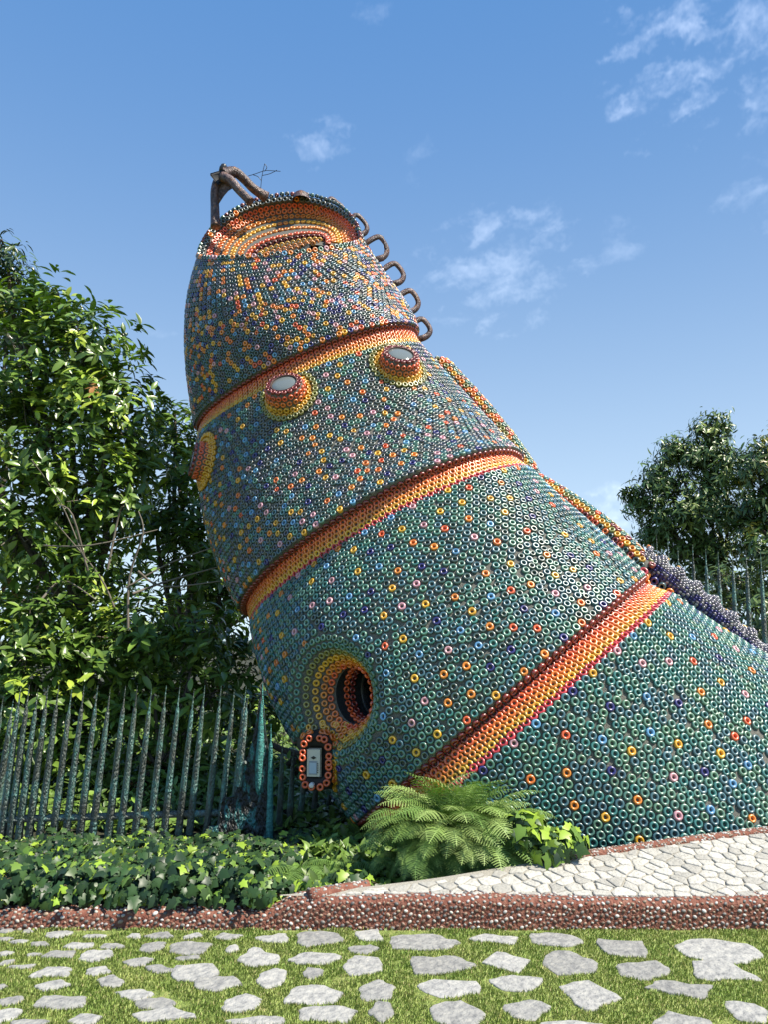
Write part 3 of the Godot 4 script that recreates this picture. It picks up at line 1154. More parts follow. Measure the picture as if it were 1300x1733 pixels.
func build_niche(body: Node3D) -> void:
	var q := find_on("three", 545, 1285)
	var p := raw("three", q.x, q.y)
	var d := -(p - EYE).z * cs + (p - EYE).y * sn
	var o := at(534, 1290, d - 0.12)
	niche = {"o": o}
	var px := (d - 0.12) / F
	var w := 27.0 * px
	var h := 44.0 * px
	var face := Basis(Vector3.UP, -0.10)
	var outline := PackedVector2Array()
	for k in 28:
		var a := TAU * k / 28.0
		var cx := signf(cos(a)) * pow(absf(cos(a)), 0.45)
		var cy := signf(sin(a)) * pow(absf(sin(a)), 0.6)
		outline.append(Vector2(cx * w, cy * h))
	var rows := []
	for s in [[1.35, -0.45], [1.16, -0.2], [1.04, -0.02], [1.0, 0.0], [0.62, 0.0], [0.6, -0.05], [0.0, -0.05]]:
		var row := PackedVector3Array()
		for k in 29:
			var v: Vector2 = outline[k % 28] * s[0]
			row.append(Vector3(v.x, v.y, s[1]))
		rows.append(row)
	var xf := Transform3D(face, o)
	put("intercom_niche", sheet(rows, null, true), flat(Color(0.018, 0.016, 0.015), 0.8), body, xf)
	# one round of red-orange rings on the front face, more behind it
	for col in [[555, 1250, 1334, 11], [567, 1246, 1336, 4]]:
		for y in range(col[1], col[2], 11):
			var c := find_on("three", col[0], y)
			ring(skin("three", c.x, c.y), facing("three", c.x, c.y), 0.064, col[3], 0.04)
	for x in range(506, 560, 11):
		var c := find_on("three", x, 1231 + absf(x - 525) * 0.12)
		ring(skin("three", c.x, c.y), facing("three", c.x, c.y), 0.064, 4, 0.04)
	for loop_ in [[0.84, 0.012, 6, 1.0], [1.10, -0.06, 11, 0.35]]:
		var pts := []
		for k in 113:
			var a := TAU * k / 112.0
			var cx := signf(cos(a)) * pow(absf(cos(a)), 0.45)
			var cy := signf(sin(a)) * pow(absf(sin(a)), 0.6)
			pts.append(Vector3(cx * (w + (loop_[0] - 1.0) * w), cy * (h + (loop_[0] - 1.0) * w), loop_[1]))
		var left := 0.0
		for k in 112:
			left -= (pts[k + 1] - pts[k]).length()
			if left <= 0:
				left += 0.0655
				var a2: Vector3 = pts[k]
				var out: Vector3 = Vector3(a2.x * 1.5, a2.y * 0.6, 0).normalized()
				if loop_[3] < 1.0 and (a2.y < -h * 0.75 or a2.x < -w * 0.9): continue
				var nn: Vector3 = (Vector3(0, 0, 1) * loop_[3] + out * (1.0 - loop_[3])).normalized()
				ring(xf * a2, face * nn, 0.066, loop_[2], 0.05)

func build_intercom() -> void:
	var o: Vector3 = niche.o
	var t := thing("intercom_panel", "small cream door intercom panel mounted in the orange ring niche", "intercom", o)
	t.rotation.y = -0.10
	var cream := flat(Color(0.62, 0.60, 0.50), 0.35)
	var k := 6.1 / F
	var plate := box(Vector3(23 * k, 46 * k, 0.03))
	put("backplate", box(Vector3(26 * k, 49 * k, 0.012)), flat(Color(0.30, 0.29, 0.24), 0.5), t, Transform3D(Basis(), Vector3(-4 * k, -1 * k, -0.026)))
	put("faceplate", plate, cream, t, Transform3D(Basis(), Vector3(-4 * k, -1 * k, -0.004)))
	put("emblem", lathe([[0.0, 0.004], [0.018, 0.003], [0.02, 0.0]], 4), flat(Color(0.02, 0.02, 0.02), 0.3), t, Transform3D(Basis(Vector3.RIGHT, PI / 2).scaled(Vector3(1.2, 0.7, 1)), Vector3(-4 * k, 8 * k, 0.0115)))
	put("card_frame", box(Vector3(15 * k, 23 * k, 0.004)), flat(Color(0.30, 0.33, 0.36), 0.4), t, Transform3D(Basis(), Vector3(-4.6 * k, -9 * k, 0.013)))
	put("card_window", box(Vector3(12.5 * k, 18 * k, 0.004)), flat(Color(0.42, 0.52, 0.62), 0.15), t, Transform3D(Basis(), Vector3(-5 * k, -9.5 * k, 0.016)))
	for i in 5:
		put("key", box(Vector3(2.2 * k, 1.2 * k, 0.004)), flat(Color(0.05, 0.05, 0.05), 0.4), t, Transform3D(Basis(), Vector3(4 * k, (-2 - i * 3.6) * k, 0.016)))
	put("bell_button", lathe([[0.0, 0.02], [0.016, 0.018], [0.022, 0.008], [0.022, -0.03]], 18), flat(Color(0.72, 0.70, 0.66), 0.3), t, Transform3D(Basis(Vector3.RIGHT, PI / 2), Vector3(-6 * k, -38 * k, 0.03)))

func hood_arc(j: float) -> Array:
	var l := at(lerpf(339, 620, 0.047 * j), 436, 9.6 + 0.10 * sin(PI * clampf(j / 6.6, 0.0, 1.0)))
	var r := at(lerpf(613, 340, 0.036 * j), 414, 9.6 + 0.10 * sin(PI * clampf(j / 6.6, 0.0, 1.0)))
	var b := at(478 + 2.4 * j, 338 + 10.0 * j, 10.30 - 0.075 * j + 0.30 * sin(PI * clampf(j / 6.6, 0.0, 1.0)))
	var c := (l + r) * 0.5
	return [c, l - c, b - c]

func hood_point(j: float, th: float) -> Vector3:
	var s := hood_arc(j)
	return s[0] + s[1] * cos(th) + s[2] * pow(maxf(sin(th), 0.0), lerpf(1.0, 0.68, clampf(j / 6.0, 0, 1.2)))

func build_hood(body: Node3D) -> void:
	var rows := []
	var ids := [2, 10, 6, 11, 5, 4, 5, 11, 10]
	for i in 25:
		var j := i / 24.0 * 6.6
		var row := PackedVector3Array()
		for k in 49: row.append(hood_point(j - 0.4, PI * k / 48.0))
		rows.append(row)
	# step back into a dark recess, then the inner throat
	for e in [[6.0, 0.06], [6.3, 0.07], [7.6, 0.05], [9.6, 0.02], [12.0, 0.12]]:
		var row := PackedVector3Array()
		for k in 49: row.append(hood_point(e[0], PI * k / 48.0) + Vector3(0, 0.02, -e[1]))
		rows.append(row)
	put("mouth_lining", sheet(rows), mats.grout, body)
	for j in 7:
		var left := 0.03 * (j % 2)
		var last := hood_point(j, 0.0)
		for k in 700:
			var th := PI * k / 699.0
			var p := hood_point(j, th)
			left -= (p - last).length()
			last = p
			if left <= 0:
				left += 0.079
				var n := (hood_point(j, th + 0.01) - hood_point(j, th - 0.01)).cross(hood_point(j + 0.05, th) - hood_point(j - 0.05, th)).normalized()
				if n.dot(EYE - p) < 0: n = -n
				ring(p, n, 0.080, [16, 6, 11, 5, 4, 5, 6][j] if rng.randf() < 0.93 else 5, 0.03)
	for row in [[6.5, 0.055, 10], [7.15, 0.045, 4], [7.85, 0.03, 5], [8.55, 0.0, 5]]:
		var left := 0.0
		var last := hood_point(row[0], 0.3)
		for k in 500:
			var th := lerpf(0.25, PI - 0.25, k / 499.0)
			var p := hood_point(row[0], th) + Vector3(0, 0.02, -row[1])
			left -= (p - last).length()
			last = p
			if left <= 0:
				left += 0.072
				ring(p, (EYE - p).normalized(), 0.071, row[2], 0.03)
	# raised rim of rings round the whole mouth
	for half in [0, 1]:
		var left := 0.0
		var last := raw("one", 0.0, 0.0 if half == 0 else PI)
		for k in 900:
			var th: float = PI * k / 899.0 + half * PI
			var p := raw("one", 0.0, th)
			left -= (p - last).length()
			last = p
			if left <= 0:
				left += 0.07
				var c: Vector3 = section(segs.one.keys, 0.0)[0]
				ring(p + (p - c).normalized() * 0.01 + Vector3(0, 0.012, 0.01), ((p - c).normalized() + Vector3(0, 0.5, 0.5)), 0.068, [2, 16, 10, 2, 0][rng.randi() % 5] if half else [2, 0, 16, 5, 7, 2, 8][rng.randi() % 7])

func spine_point(s: float) -> Array:
	# s 0..1 along the right edge of segments two and three -> [point, outward, along]
	var f := func(t: float) -> Vector3:
		if t < 0.44: return raw("two", 0.04 + t / 0.44 * 0.96, PI)
		if t < 0.5: return raw("cove_b", 0.0, PI).lerp(raw("three", 0.0, PI), (t - 0.44) / 0.06)
		return raw("three", (t - 0.5) / 0.5, PI)
	var p: Vector3 = f.call(s)
	var along: Vector3 = (f.call(minf(s + 0.02, 1.0)) - f.call(maxf(s - 0.02, 0.0))).normalized()
	var c: Vector3 = section(segs.two.keys, s / 0.44)[0] if s < 0.44 else section(segs.three.keys, clampf((s - 0.5) / 0.5, 0, 1))[0]
	var out := (p - c)
	out = (out - along * out.dot(along)).normalized()
	return [p, out, along]

func ridge_point(s: float, a: float) -> Array:
	var q := spine_point(s)
	var front: Vector3 = q[1].cross(q[2]).normalized()
	if front.z < 0: front = -front
	var r := 0.118 * smoothstep(0.0, 0.06, s) * (1.0 - 0.25 * smoothstep(0.9, 1.0, s))
	var n: Vector3 = front * cos(a) + q[1] * sin(a)
	return [q[0] + q[1] * 0.05 + n * r, n]

func build_ridge(body: Node3D) -> void:
	var rows := []
	for i in 61:
		var row := PackedVector3Array()
		for k in 17: row.append(ridge_point(0.03 + 0.97 * i / 60.0, lerpf(-1.3, PI + 0.6, k / 16.0))[0])
		rows.append(row)
	put("spine_ridge", sheet(rows), mats.grout, body)
	var lanes := [[-0.75, [2, 0, 10, 1]], [-0.27, [6, 10, 11, 2, 6]], [0.2, [4, 5, 4, 13]], [0.68, [2, 0, 6, 10, 3]], [1.14, [5, 13, 0, 4, 2]], [1.6, [2, 0, 9, 3, 2]], [2.05, [0, 2, 4]], [2.5, [2, 0]]]
	var odd := 0
	for lane in lanes:
		odd += 1
		var left := 0.036 * (odd % 2)
		var last: Vector3 = ridge_point(0.03, lane[0])[0]
		for k in 900:
			var s := 0.03 + 0.97 * k / 899.0
			var q := ridge_point(s, lane[0])
			left -= (q[0] - last).length()
			last = q[0]
			if left <= 0:
				left += 0.073
				if free_spot(q[0], 0.05, ring_hash, false):
					ring(q[0], q[1], 0.072, lane[1][rng.randi() % lane[1].size()])

func mosaic() -> StandardMaterial3D:
	if mats.has("mosaic"): return mats.mosaic
	var t := noise_tex(0.06, [[0.0, lin(0.025, 0.016, 0.018)], [0.3, lin(0.06, 0.03, 0.03)], [0.42, lin(0.20, 0.11, 0.11)], [0.5, lin(0.03, 0.032, 0.05)], [0.62, lin(0.26, 0.11, 0.04)], [0.7, lin(0.07, 0.04, 0.042)], [1.0, lin(0.24, 0.17, 0.165)]], 71, 2, FastNoiseLite.TYPE_CELLULAR)
	(t.noise as FastNoiseLite).cellular_return_type = FastNoiseLite.RETURN_CELL_VALUE
	(t.noise as FastNoiseLite).fractal_type = FastNoiseLite.FRACTAL_NONE
	mats.mosaic = surf(0.4, t, 1.1, bump_tex(0.12, 5.0, 72), 1.0)
	return mats.mosaic

func build_loops(body: Node3D) -> void:
	var m := mosaic()
	# [start px, furthest px, end px] of each handle on the silhouette
	for e in [[556, 341, 571, 337, 578, 358, 10.5], [593, 370, 613, 365, 620, 396, 10.15], [622, 405, 650, 402, 654, 436, 9.7], [651, 451, 678, 447, 682, 478, 9.6], [675, 497, 704, 493, 706, 526, 9.5], [697, 545, 724, 541, 726, 571, 9.4]]:
		var d: float = e[6]
		var a := at(e[0] - 6, e[1] + 8, d)
		var b := at(e[2] - 12, e[3] - 1, d + 0.03)
		var c := at(e[2] - 1, e[3] + 6, d + 0.05)
		var g := at((e[2] + e[4]) * 0.5 + 4, lerpf(e[3], e[5], 0.62), d + 0.05)
		var f := at(e[4] - 3, e[5] - 2, d + 0.03)
		var h := at(e[4] - 16, e[5] + 3, d)
		var k0 := 0.3 if d > 10.0 else 1.0
		var a0 := at(e[0] - 24 * k0, e[1] + 20 * k0, d + 0.1)
		var h0 := at(e[4] - 16 - 18 * k0, e[5] + 8, d + 0.1)
		var pts := spline([a0, a, b, c, g, f, h, h0], 5)
		var radii := []
		for i in pts.size(): radii.append(0.027 + 0.012 * absf(float(i) / pts.size() - 0.5))
		put("loop_handle", tube(pts, radii, 9, 1.35), m, body)
	put("rim_bump", lathe([[0.12, -0.06], [0.10, 0.02], [0.05, 0.06], [0.0, 0.065]], 12), m, body, Transform3D(Basis(), at(509, 332, 10.25)))
	# three-legged arch on the brow with a black lamp plate
	var legs := [spline([at(364, 385, 9.75), at(363, 350, 9.8), at(363, 322, 9.82), at(370, 302, 9.84), at(384, 294, 9.86), at(396, 294, 9.9)], 5), spline([at(378, 296, 9.86), at(396, 291, 9.9), at(412, 303, 9.95), at(428, 319, 10.0), at(450, 334, 10.1)], 5), spline([at(376, 300, 9.8), at(390, 306, 9.75), at(404, 322, 9.72), at(424, 342, 9.7)], 5)]
	var rad := [[0.052, 0.055], [0.066, 0.055], [0.064, 0.05]]
	for i in 3:
		var radii := []
		for k in legs[i].size():
			var t: float = float(k) / legs[i].size()
			radii.append(lerpf(rad[i][0], rad[i][1], t) + 0.03 * pow(absf(t - 0.5) * 2.0, 3.0) * (1.0 if i == 1 else 0.4))
		put("brow_arch", tube(legs[i], radii, 10), m, body)
	var rows := []
	for i in 9:
		var row := PackedVector3Array()
		for k in 9:
			var t := i / 8.0
			var lo: Vector3 = legs[0][int(lerpf(24, 4, t))]
			var hi: Vector3 = legs[2][int(lerpf(1, 14, t))]
			var q := lo.lerp(hi, k / 8.0)
			q += Vector3(0, 0.24 * t * sin(PI * k / 8.0), 0)
			row.append(q)
		rows.append(row)
	put("arch_web", sheet(rows), m, body)
	var black := flat(Color(0.012, 0.012, 0.013), 0.45)
	var rp := []
	var poly := [at(355, 297, 9.75), at(396, 285, 9.85), at(398, 291, 9.9), at(368, 313, 9.75)]
	for dy in [0.0, 0.03]:
		var row := PackedVector3Array()
		for k in 5: row.append(poly[k % 4] + Vector3(0, dy, 0))
		if dy == 0.0:
			var c := PackedVector3Array()
			c.resize(5)
			c.fill((poly[0] + poly[2]) * 0.5)
			rp.append(c)
		rp.append(row)
		if dy > 0.0:
			var c := PackedVector3Array()
			c.resize(5)
			c.fill((poly[0] + poly[2]) * 0.5 + Vector3(0, 0.03, 0))
			rp.append(c)
	put("lamp_plate", sheet(rp, null, true), black, body)
	put("spot_lamp", lathe([[0.0, -0.04], [0.035, -0.04], [0.045, 0.0], [0.04, 0.05], [0.02, 0.07], [0.0, 0.07]], 12), flat(Color(0.03, 0.03, 0.03), 0.3), body, Transform3D(Basis(Vector3.FORWARD, 0.4), at(376, 286, 9.85)))
	# bare wires beside the arch
	for e in [[[440, 330], [441, 312], [443, 296], [447, 278]], [[419, 298], [432, 294], [447, 289], [460, 289], [474, 290]], [[441, 305], [436, 299], [428, 296]], [[447, 290], [451, 283], [447, 277]], [[443, 297], [456, 294], [468, 288]]]:
		var pts := []
		for q in e: pts.append(at(q[0], q[1], 10.0))
		var sp := spline(pts, 4)
		var radii := []
		for k in sp.size(): radii.append(0.0042)
		put("bare_wire", tube(sp, radii, 5), black, body)

func build_crest(body: Node3D) -> void:
	# bead-covered wall with stepped humps along the top of the fourth segment
	var m := surf(0.6, noise_tex(0.05, [[0.0, lin(0.03, 0.03, 0.07)], [1.0, lin(0.12, 0.11, 0.16)]], 81), 2.0)
	var line := []
	for e in [[1085, 945, 7.35], [1118, 968, 7.3], [1160, 1000, 7.25], [1205, 1037, 7.2], [1250, 1078, 7.15], [1300, 1122, 7.1], [1360, 1172, 7.1], [1430, 1230, 7.1]]: line.append(at(e[0], e[1], e[2]))
	line = spline(line, 8)
	var count := line.size()
	var f := func(i: float, a: float) -> Vector3:
		var k := clampi(int(i), 0, count - 2)
		var p: Vector3 = line[k].lerp(line[k + 1], clampf(i - k, 0, 1))
		var along: Vector3 = (line[k + 1] - line[k]).normalized()
		var up := (Vector3(0.25, 1, -0.1) - along * along.dot(Vector3(0.25, 1, -0.1))).normalized()
		var side := along.cross(up).normalized()
		if side.z < 0: side = -side
		var h := 0.135 + 0.032 * maxf(0.0, sin(i * 1.18)) * maxf(0.0, sin(a))
		return p + up * (-0.03 + h * sin(a)) + side * (0.12 * cos(a) + 0.03 * sin(i * 1.18) * maxf(0.0, sin(a)))
	var rows := []
	for i in 113:
		var row := PackedVector3Array()
		for k in 17: row.append(f.call(i * 0.5, lerpf(-0.5, PI + 0.5, k / 16.0)))
		rows.append(row)
	put("bead_crest", sheet(rows), m, body)
	var xfs := []
	var ids := PackedInt32Array()
	var cols := [Color(0.17, 0.168, 0.19), Color(0.11, 0.108, 0.145), Color(0.24, 0.23, 0.24), Color(0.03, 0.028, 0.12)]
	var a := -0.55
	var odd := false
	while a < 2.9:
		var i := 0.6 + (0.12 if odd else 0.0)
		while i < count - 10:
			var p: Vector3 = f.call(i, a)
			var n: Vector3 = (f.call(i + 0.1, a) - f.call(i - 0.1, a)).cross(f.call(i, a + 0.05) - f.call(i, a - 0.05)).normalized()
			var k2 := clampi(int(i), 0, count - 2)
			if n.dot(p - line[k2]) < 0: n = -n
			xfs.append(stand(p, n, rng.randf() * TAU, rng.randf_range(0.0165, 0.0195)))
			ids.append(3 if a < 0.25 and rng.randf() < 0.7 else rng.randi() % 3)
			i += 0.036 / maxf((f.call(i + 0.5, a) - f.call(i - 0.5, a)).length(), 0.02)
		a += 0.17
		odd = not odd
	var gm := StandardMaterial3D.new()
	gm.roughness = 0.25
	gm.metallic = 0.25
	scatter("crest_bead", lathe([[1.0, -0.2], [0.9, 0.45], [0.55, 0.85], [0.0, 1.0]], 8), xfs, ids, cols, gm, body, 0, 0.25, "crest_beads")
	# two rows of larger rings along the foot of the wall and one row peeping over it
	for lane in [[-0.75, 0.05, [0, 2, 3, 0, 9, 5, 1]], [1.95, 0.07, [4, 0, 15, 5, 4, 2]]]:
		var i := 1.0
		while i < count - 8:
			var p: Vector3 = f.call(i, lane[0])
			var k2 := clampi(int(i), 0, count - 2)
			var n: Vector3 = (p - line[k2]).normalized()
			ring(p + n * 0.02, n + Vector3(0, 0.3, 0.5), 0.082, lane[2][rng.randi() % lane[2].size()])
			i += 0.082 / maxf((f.call(i + 0.5, lane[0]) - f.call(i - 0.5, lane[0])).length(), 0.02)
	# stub of stacked rings where the last band meets the spine
	for k in 4:
		var p := at(1090 + k * 1.5, 968 + k * 10, 7.0)
		ring(p, Vector3(-0.2, 0.3, 1.0), 0.092, [12, 11, 5, 5][k], 0.05)
		ring(at(1082 + k * 2.5, 972 + k * 9, 7.05), Vector3(-0.9, 0.3, 0.5), 0.085, [12, 10, 11, 5][k], 0.05)

# ---------------------------------------------------------------- bronze fences
func spike(base: Vector3, top: Vector3, r: float) -> ArrayMesh:
	var pts := []
	var radii := []
	for e in [[0.0, 1.0], [0.3, 0.93], [0.6, 0.74], [0.8, 0.52], [0.845, 0.44], [0.86, 0.24], [0.93, 0.16], [1.0, 0.04]]:
		pts.append(base.lerp(top, e[0]))
		radii.append(r * e[1])
	return tube(pts, radii, 9)

func build_fences() -> void:
	var stops := [[0.0, lin(0.09, 0.10, 0.09)], [0.42, lin(0.14, 0.16, 0.145)], [0.54, lin(0.15, 0.22, 0.20)], [0.66, lin(0.16, 0.36, 0.33)], [0.78, lin(0.17, 0.24, 0.21)], [1.0, lin(0.24, 0.24, 0.21)]]
	var patina := surf(0.55, noise_tex(0.009, stops, 91, 3), 0.55, bump_tex(0.09, 7.0, 92, 3), 1.2)
	patina.uv1_scale = Vector3(1.6, 0.55, 1.6)
	patina.metallic = 0.25
	var fence := thing("spiked_fence", "bronze fence of tall tapering spikes with green patina behind the ivy", "fence")
	var tops := [5, 22, 35, 49, 64, 81, 99, 121, 142, 165, 186, 212, 232, 256, 281, 304, 328, 346, 374, 396, 416]
	var prev := Vector3.ZERO
	for i in tops.size():
		var x: float = tops[i]
		var d := 6.35 + 0.25 * x / 400.0 + (0.35 if x < 30 else 0.0)
		var lean := lerpf(0.125, 0.082, x / 416.0)
		var base := at(x - 330 * lean, 1490, d + 0.05)
		base.y = 0.0
		var top := at(x, 1160 + (6 if i % 3 == 1 else 0) + (18 if x < 30 else 0), d)
		put("spike", spike(base, top, 0.034 if x < 300 else 0.033), patina, fence)
		if i > 0:
			pass
		prev = base
	var rails := []
	var rr := []
	for i in 9:
		var x := -60.0 + 55.0 * i
		var p := at(x, 1470, 6.4 + 0.25 * x / 400.0)
		rails.append(Vector3(p.x, 0.17, p.z))
		rr.append(0.03)
	put("bottom_rail", tube(rails, rr, 8), patina, fence)
	# cast fin at the fence end
	var fin := thing("bronze_gate_fin", "broad dark bronze fin with turquoise patina streaks at the fence end", "gate post")
	var out := [[442, 1160], [446, 1200], [449, 1240], [455, 1275], [457, 1300], [458, 1345], [461, 1400], [464, 1450], [350, 1450], [350, 1405], [353, 1397], [363, 1399], [372, 1392], [374, 1365], [377, 1350], [386, 1350], [397, 1346], [402, 1332], [405, 1305], [410, 1290], [420, 1278], [428, 1248], [434, 1215], [439, 1180]]
	var o2 := []
	for e in out: o2.append(at(e[0], e[1], 6.55))
	var c := at(420, 1380, 6.55)
	var tri_pts := PackedVector2Array()
	for e in out: tri_pts.append(Vector2(e[0], e[1]))
	var tri := Geometry2D.triangulate_polygon(tri_pts)
	var fv := PackedVector3Array()
	var fn := PackedVector3Array()
	var fi := PackedInt32Array()
	for side in [1.0, -1.0]:
		var b := fv.size()
		for p in o2:
			fv.append(p + Vector3(0, 0, 0.03 * side))
			fn.append(Vector3(0, 0, side))
		for k in range(0, tri.size(), 3):
			if side > 0: fi.append_array([b + tri[k], b + tri[k + 1], b + tri[k + 2]])
			else: fi.append_array([b + tri[k], b + tri[k + 2], b + tri[k + 1]])
	var n := o2.size()
	for k in n:
		var p: Vector3 = o2[k]
		var q: Vector3 = o2[(k + 1) % n]
		var nn := (q - p).cross(Vector3(0, 0, 1)).normalized()
		if nn.dot((p + q) * 0.5 - c) < 0: nn = -nn
		var b := fv.size()
		for w in [p + Vector3(0, 0, 0.03), q + Vector3(0, 0, 0.03), q - Vector3(0, 0, 0.03), p - Vector3(0, 0, 0.03)]:
			fv.append(w)
			fn.append(nn)
		fi.append_array([b, b + 1, b + 2, b, b + 2, b + 3])
	var fin_m := surf(0.5, noise_tex(0.012, [[0.0, lin(0.018, 0.02, 0.02)], [0.5, lin(0.03, 0.034, 0.033)], [0.60, lin(0.04, 0.10, 0.10)], [0.68, lin(0.06, 0.24, 0.23)], [0.78, lin(0.035, 0.06, 0.06)], [1.0, lin(0.025, 0.03, 0.03)]], 97, 6), 1.0, bump_tex(0.05, 10.0, 98), 1.2)
	fin_m.uv1_scale = Vector3(1.3, 0.5, 1.3)
	fin_m.metallic = 0.2
	put("fin_plate", make(fv, fn, fi), fin_m, fin)
	var turq := surf(0.6, noise_tex(0.03, [[0.0, lin(0.03, 0.05, 0.05)], [0.35, lin(0.05, 0.20, 0.19)], [0.6, lin(0.09, 0.36, 0.34)], [1.0, lin(0.14, 0.42, 0.38)]], 99, 5), 1.5, bump_tex(0.08, 10.0, 93), 1.2)
	put("fin_spike", tube(spline([at(437, 1345, 6.545), at(438, 1300, 6.545), at(441, 1255, 6.545), at(442, 1215, 6.545), at(443, 1185, 6.545), at(444, 1156, 6.545)], 4), [0.02, 0.05, 0.062, 0.07, 0.078, 0.08, 0.08, 0.078, 0.074, 0.068, 0.062, 0.056, 0.05, 0.044, 0.038, 0.032, 0.026, 0.02, 0.014, 0.009, 0.003], 10, 0.45), turq, fin)
	put("rib", spike(at(455, 1450, 6.52), at(458, 1225, 6.52), 0.032), turq, fin)
	put("rib", spike(at(404, 1330, 6.52), at(418, 1180, 6.52), 0.028), patina, fin)
	var knob := SphereMesh.new()
	knob.radius = 0.02
	knob.height = 0.04
	knob.radial_segments = 10
	knob.rings = 6
	put("knob", knob, patina, fin, Transform3D(Basis(), at(414, 1291, 6.5)))
	# more spikes past the fin and under the belly
	var f2 := thing("spiked_fence", "short run of dark bronze spikes between the fin and the sculpture belly", "fence")
	for e in [[478, 1250, 470], [497, 1262, 487], [516, 1280, 506], [538, 1300, 528], [560, 1330, 551], [582, 1340, 575], [606, 1350, 600]]:
		var base := at(e[2], 1475, 6.75 + (e[0] - 478) * 0.008)
		base.y = 0.0
		put("spike", spike(base, at(e[0], e[1], 6.7 + (e[0] - 478) * 0.008), 0.03), patina, f2)
	# fence on the bank behind the crest
	var f3 := thing("spiked_fence", "row of green bronze spikes on the bank behind the beaded crest", "fence")
	for e in [[1112, 905, 9.9], [1131, 912, 9.8], [1148, 925, 9.7], [1173, 922, 9.5], [1195, 928, 9.3], [1216, 932, 9.15], [1240, 934, 9.0], [1263, 930, 8.85], [1288, 936, 8.7], [1314, 936, 8.55], [1341, 938, 8.4]]:
		var d: float = e[2]
		var top := at(e[0], e[1], d)
		var base := at(e[0] + 5, 1095, d)
		base.y = minf(hill(base.x, base.z) - 0.05, base.y)
		put("spike", spike(base, top, 0.034), patina, f3)

# ---------------------------------------------------------------- leaves
func leaf_mesh(w: float, fold: float, bend: float) -> ArrayMesh:
	# unit length along +z, upper face +y
	var v := PackedVector3Array()
	var n := PackedVector3Array()
	var prof := [[0.0, 0.04], [0.22, 0.75], [0.5, 1.0], [0.76, 0.72], [1.0, 0.0]]
	for e in prof:
		var z: float = e[0]
		var y := -bend * z * z
		for s in [-1.0, 0.0, 1.0]:
			v.append(Vector3(s * w * e[1], y + absf(s) * fold * e[1] * w, z))
			n.append(Vector3(-s * fold, 1.0, bend * z * 1.4).normalized())
	var ix := PackedInt32Array()
	for i in 4:
		for k in 2:
			var a := i * 3 + k
			ix.append_array([a, a + 1, a + 3, a + 1, a + 4, a + 3])
	return make(v, n, ix)

func ivy_mesh() -> ArrayMesh:
	var v := PackedVector3Array([Vector3(0, 0.06, 0.38)])
	var n := PackedVector3Array([Vector3.UP])
	var out := [[0.0, 0.0], [0.20, -0.10], [0.46, -0.02], [0.34, 0.20], [0.60, 0.42], [0.28, 0.56], [0.20, 0.74], [0.0, 1.05], [-0.20, 0.74], [-0.28, 0.56], [-0.60, 0.42], [-0.34, 0.20], [-0.46, -0.02], [-0.20, -0.10]]
	for e in out:
		v.append(Vector3(e[0], -0.10 * e[0] * e[0] - 0.12 * e[1] * e[1] + (0.03 if absf(e[0]) < 0.1 else 0.0), e[1]))
		n.append(Vector3(e[0] * 0.4, 1, e[1] * 0.3).normalized())
	var ix := PackedInt32Array()
	for k in out.size():
		ix.append_array([0, 1 + (k + 1) % out.size(), 1 + k])
	return make(v, n, ix)

func leaf_mat(rough: float, back: Color) -> StandardMaterial3D:
	var m := StandardMaterial3D.new()
	m.roughness = rough
	m.metallic_specular = 0.5
	m.backlight_enabled = true
	m.backlight = back
	return m

func blob_points(blobs: Array, density: float, r: RandomNumberGenerator) -> Array:
	# clump centres through the crown volume, more of them towards its outside
	var pts := []
	for b in blobs:
		var c: Vector3 = b[0]
		var rad: float = b[1]
		var count := int(density * rad * rad)
		for i in count:
			var d := Vector3(r.randfn(), r.randfn() * 0.9, r.randfn()).normalized()
			var q := pow(r.randf(), 0.45)
			pts.append([c + d * rad * q * r.randf_range(0.85, 1.12), d, c])
	return pts

